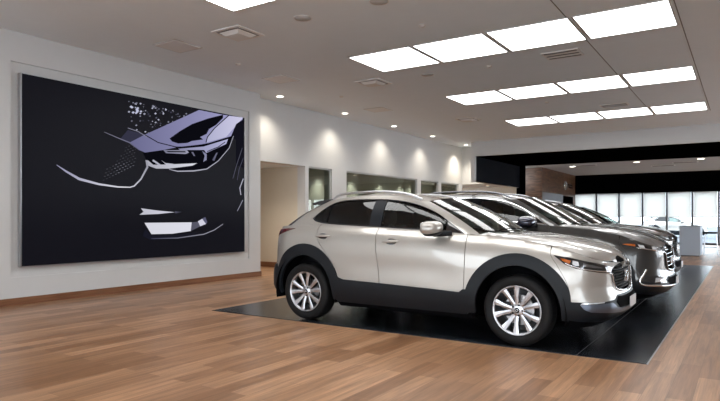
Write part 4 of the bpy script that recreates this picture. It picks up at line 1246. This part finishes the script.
# ---- ceiling light panels
proto = None
rows = [(4.32, 5.45, 'nearest'), (8.07, 9.20, 'second'), (11.85, 12.95, 'third'), (15.62, 16.8, 'farthest')]
colw = ['left end', 'second from the left', 'third from the left', 'right end']
for y0, y1, rn in rows:
    for i in range(4):
        cx_ = -5.56+1.2*(i+.5); hw = .560; hy = (y1-y0)/2-.01
        if proto is None:
            t = empty('ceiling_light', (cx_, (y0+y1)/2, CH))
            f = MB()
            f.box(-hw-.02, hw+.02, -hy-.012, -hy, -.014, 0); f.box(-hw-.02, hw+.02, hy, hy+.012, -.014, 0)
            f.box(-hw-.02, -hw, -hy, hy, -.014, 0); f.box(hw, hw+.02, -hy, hy, -.014, 0)
            f.build('frame', M['seamlight'], t)
            MB().box(-hw, hw, -hy, hy, -.008, -.002).build('diffuser', M['panel'], t)
            proto = t
        else:
            t = copy_tree(proto); t.location = (cx_, (y0+y1)/2, CH)
        tag(t, 'square white ceiling light panel in the %s row, %s' % (rn, colw[i]), 'ceiling light', 'ceiling light panels')
# ---- ceiling vents
def vent(x, y, z, sx, sy, label, kind='diffuser', rz=0):
    t = empty('ceiling_vent', (x, y, z), rz); tag(t, label, 'air vent', 'ceiling air vents')
    f = MB()
    if kind == 'diffuser':
        f.box(-sx, sx, -sy, sy, -.012, 0)
        fo = f.build('vent_frame', M['vent'], t)
        k = .80
        MB().box(-sx*k, sx*k, -sy*k, sy*k, -.016, -.011).build('vent_slot_shade', M['ventshade'], t)  # solid grey plate, painted as the shaded gap around the cone
        g = MB()
        for q, q2 in ((.70, .46),):
            a = [(-sx*q, -sy*q), (sx*q, -sy*q), (sx*q, sy*q), (-sx*q, sy*q)]
            b = [(-sx*q2, -sy*q2), (sx*q2, -sy*q2), (sx*q2, sy*q2), (-sx*q2, sy*q2)]
            v = [(p[0], p[1], -.016) for p in a]+[(p[0], p[1], -.055) for p in b]
            g.add(v, [(0,1,5,4),(1,2,6,5),(2,3,7,6),(3,0,4,7),(4,5,6,7)])
        g.build('vent_cone', M['vent'], t)
    else:
        f.box(-sx, sx, -sy, sy, -.014, 0); f.build('vent_frame', M['vent'], t)
        g = MB()
        n = 3
        for i in range(n):
            yy = -sy*.72+2*sy*.72*i/(n-1)
            g.box(-sx*.88, sx*.88, yy-.025, yy+.025, -.018, -.013)
        g.build('vent_slot_shade', M['ventshade'], t)
for (x, y, nm) in ((-6.15, 6.15, 'nearest, left of the first light row'), (-6.15, 9.85, 'left of the second light row'), (-6.3, 14.95, 'left of the farthest light row')):
    vent(x, y, CH, .27, .27, 'square white ceiling air vent '+nm)
vent(-2.5, 9.83, CH, .29, .22, 'rectangular ceiling air vent between the second and third light rows', 'slot')
vent(-2.6, 14.93, CH, .31, .16, 'rectangular ceiling air vent just before the farthest light row', 'slot')
vent(-2.9, 27.5, 3.45, .45, .12, 'dark slotted ceiling vent in the far grey ceiling, left one', 'slot')
vent(-2.0, 26.3, 3.45, .45, .12, 'dark slotted ceiling vent in the far grey ceiling, right one', 'slot')
vent(-5.6, 25.6, 3.45, .45, .12, 'dark slotted ceiling vent in the far grey ceiling near the sign', 'slot')
for (x, y, nm) in ((-7.4, 6.1, 'above the video screen'), (-7.5, 8.65, 'above the right end of the video screen'), (-7.6, 12.4, 'above the glass panes')):
    t = empty('access_panel', (x, y, CH)); tag(t, 'flat white ceiling access panel '+nm, 'ceiling panel', 'ceiling access panels')
    MB().box(-.24, .24, -.24, .24, -.010, 0).build('panel_door', M['vent'], t)
    MB().box(-.27, .27, -.27, .27, -.004, 0).build('panel_frame', M['seamlight'], t)

# ---- round speakers / detectors
def disc(name, x, y, z, r, label, cat, group, m='seamlight', drop=.012):
    t = empty(name, (x, y, z)); tag(t, label, cat, group)
    MB().lathe([(0, -drop), (r*.82, -drop), (r*.86, -drop*.4), (r*.97, -drop*.5), (r, 0)], 28, 'z').build('grille', M[m], t)
    MB().lathe([(r*.97, -.002), (r*1.06, -.006), (r*1.06, 0)], 28, 'z').build('ring', M['vent'], t)

for (x, y, nm) in ((-3.79, 6.2, 'at the top edge of the picture'), (-4.96, 6.16, 'beside the nearest light panel'), (-4.97, 9.86, 'between the second and third light rows')):
    disc('ceiling_speaker', x, y, CH, .115, 'round flush ceiling speaker '+nm, 'speaker', 'ceiling speakers')
for (x, y, nm) in ((-7.38, 7.38, 'over the video screen'), (-3.78, 9.9, 'behind the second light row'), (-3.76, 7.3, 'in front of the second light row'), (-3.84, 13.7, 'in front of the farthest light row'), (-7.45, 10.6, 'near the second wall downlight')):
    disc('sprinkler_cover', x, y, CH, .045, 'small round sprinkler cover in the ceiling '+nm, 'sprinkler', 'ceiling sprinkler covers', 'vent', .02)

# ---- downlights
def downlight(x, y, z, label, watt, spot=100, r=.075, tilt=0, color=(1, .91, .77)):
    t = empty('recessed_downlight', (x, y, z)); tag(t, label, 'downlight', 'recessed downlights')
    MB().lathe([(r, -.004), (r*1.25, -.008), (r*1.3, 0), (r, 0), (r, -.004)], 28, 'z').build('trim_ring', M['vent'], t)
    MB().lathe([(0, -.003), (r, -.003)], 28, 'z').build('lens', M['spotlens'], t)
    la = bpy.data.lights.new('downlight_beam', 'SPOT'); la.energy = watt; la.color = color
    la.spot_size = math.radians(spot); la.spot_blend = 1.0; la.shadow_soft_size = .05
    lo = bpy.data.objects.new('downlight_beam', la); COL.objects.link(lo); lo.location = (0, 0, -.03); lo.parent = t
    lo.rotation_euler = (0, tilt, 0)
for i, (y, nm) in enumerate(((9.86, 'first from the video screen'), (12.37, 'second from the video screen'), (14.88, 'third from the video screen'),
                            (17.40, 'fourth from the video screen'), (20.15, 'fifth, in the narrow gap behind the beam'))):
    downlight(-8.58, y, CH, 'small recessed wall-washer downlight by the left wall, '+nm, 95.0*(2.0 if i == 4 else 1), 118)
downlight(-9.6, 10.1, 2.53, 'recessed downlight in the low corridor ceiling beside the video wall', 95, 130)
for i, (y, nm) in enumerate(((15.2, 'seen through the narrow glass pane'), (17.1, 'seen at the left end of the long glass pane'), (19.0, 'seen in the middle of the long glass pane'), (20.6, 'seen at the right end of the long glass pane'))):
    downlight(-11.25, y, 3.0, 'recessed office downlight '+nm, 230, 80, color=(1, .93, .80))
for i, (x, y, nm) in enumerate(((-9.0, 23.4, 'nearest the beam'), (-10.3, 23.0, 'in the middle'), (-11.4, 22.6, 'at the left'))):
    downlight(x, y, 2.60, 'recessed downlight in the low lobby ceiling, '+nm, 32, 130)
for i, (x, y, nm) in enumerate(((-6.2, 26.0, 'left of the sign'), (-3.6, 25.3, 'in the middle'), (-1.4, 25.2, 'at the right'))):
    downlight(x, y, 3.45, 'recessed downlight in the grey ceiling past the dark soffit, '+nm, 30, 120, r=.12, color=(1, .9, .75))
for i, (y, nm) in enumerate(((13.2, 'front'), (16.6, 'middle'), (19.6, 'rear'))):  # invented fill lamps, added to raise the general light in the office
    downlight(-10.3, y, 3.0, 'added wide fill lamp in the middle of the office ceiling, %s one' % nm, 35, 165, color=(1, .97, .90))
# ---- sign on the walnut wall
t = empty('wall_sign', (-7.40, 30.4, 2.85)); tag(t, 'silver winged emblem and lettering on the walnut wall', 'sign')
s_ = MB(); ring = [(.02, math.cos(q)*.24, math.sin(q)*.19) for q in np.linspace(0, 2*PI, 40)]
s_.tube(ring, .022, 8, caps=False)
s_.tube([(.03, y, z) for y, z in ((-.21, .09), (-.11, .05), (-.04, -.05), (0, -.09), (.04, -.05), (.11, .05), (.21, .09))], .022, 8)
eo = s_.build('emblem', M['chrome'], t); eo.location = (0, -.85, 0)
cu = bpy.data.curves.new('wordmark', 'FONT'); cu.body = 'mazda'; cu.size = .40; cu.extrude = .012; cu.offset = .004
to = bpy.data.objects.new('wordmark_text', cu); COL.objects.link(to)
dg = bpy.context.evaluated_depsgraph_get(); me = bpy.data.meshes.new_from_object(to.evaluated_get(dg))
bpy.data.objects.remove(to)
wo = bpy.data.objects.new('lettering', me); me.materials.clear(); me.materials.append(M['chrome']); COL.objects.link(wo)
wo.parent = t; wo.rotation_euler = (PI/2, 0, PI/2); wo.location = (.012, -.45, -.10)
# ---- counter and stool
t = empty('reception_counter', (-1.52, 22.4, 0)); tag(t, 'plain grey counter block standing before the far windows', 'counter')
MB().box(-.32, .28, -.38, .80, .03, .97, 0, .006).build('body', M['counter'], t)
MB().box(-.33, .29, -.39, .81, .97, .99, 0, .004).build('worktop', M['counter'], t)
MB().box(-.29, .25, -.35, .77, 0, .03).build('plinth', M['mullion'], t)
t = empty('bar_stool', (-1.0, 23.2, 0)); tag(t, 'black bar stool with slim metal legs right of the grey counter', 'stool')
MB().box(-.21, .21, -.20, .20, .72, .78, 0, .02).build('seat', M['plastic'], t)
for sx in (-1, 1):
    for sy in (-1, 1):
        MB().tube([(sx*.16, sy*.15, .72), (sx*.21, sy*.20, 0)], .013, 8).build('leg', M['alu'], t)
fr_ = MB()
for sx in (-1, 1): fr_.tube([(sx*.193, -.183, .26), (sx*.193, .183, .26)], .010, 6)
for sy in (-1, 1): fr_.tube([(-.193, sy*.183, .26), (.193, sy*.183, .26)], .010, 6)
fr_.build('footrest', M['alu'], t)

# ---- cars parked outside
for (x, y, rz, nm, pm) in ((-6.5, 47, .2, 'pale parked car outside beyond the far window, left one', 'silverpaint'), (-1.5, 52, -.1, 'pale parked car outside beyond the far window, right one', 'silverpaint')):
    c = copy_tree(CX); c.location = (x, y, -.14); c.rotation_euler = (0, 0, rz); c.name = 'parked_car'; tag(c, nm, 'car', 'cars parked outside')

c = copy_tree(SUV); c.location = (-7.5, 40, -.14); c.rotation_euler = (0, 0, PI+.1); c.name = 'parked_suv'; tag(c, 'dark parked SUV outside, seen below the blinds left of the counter', 'car')
# ------------------------------------------------------------------ light
w = bpy.data.worlds.new('World'); scene.world = w; w.use_nodes = True
bg = w.node_tree.nodes['Background']
bg.inputs['Color'].default_value = (.87, .94, 1.0, 1); bg.inputs['Strength'].default_value = 7.5

# ------------------------------------------------------------------ camera
cd = bpy.data.cameras.new('camera'); cam = bpy.data.objects.new('camera', cd); COL.objects.link(cam)
yaw = math.atan(386/588.0)
cam.location = (0, 0, 1.253); cam.rotation_euler = (PI/2, 0, yaw)
cd.sensor_width = 36.0; cd.lens = 588/720*36.0; cd.shift_y = 17.5/720; cd.clip_start = .05; cd.clip_end = 300
scene.camera = cam
vs = scene.view_settings
vs.view_transform = 'Standard'; vs.look = 'None'; vs.gamma = 1.0; vs.use_curve_mapping = False
vs.exposure = 0.0
scene.cycles.max_bounces = 8; scene.cycles.transparent_max_bounces = 16; scene.cycles.glossy_bounces = 5
scene.cycles.caustics_reflective = False; scene.cycles.caustics_refractive = False
scene.cycles.sample_clamp_indirect = 4.0
scene.cycles.use_denoising = True
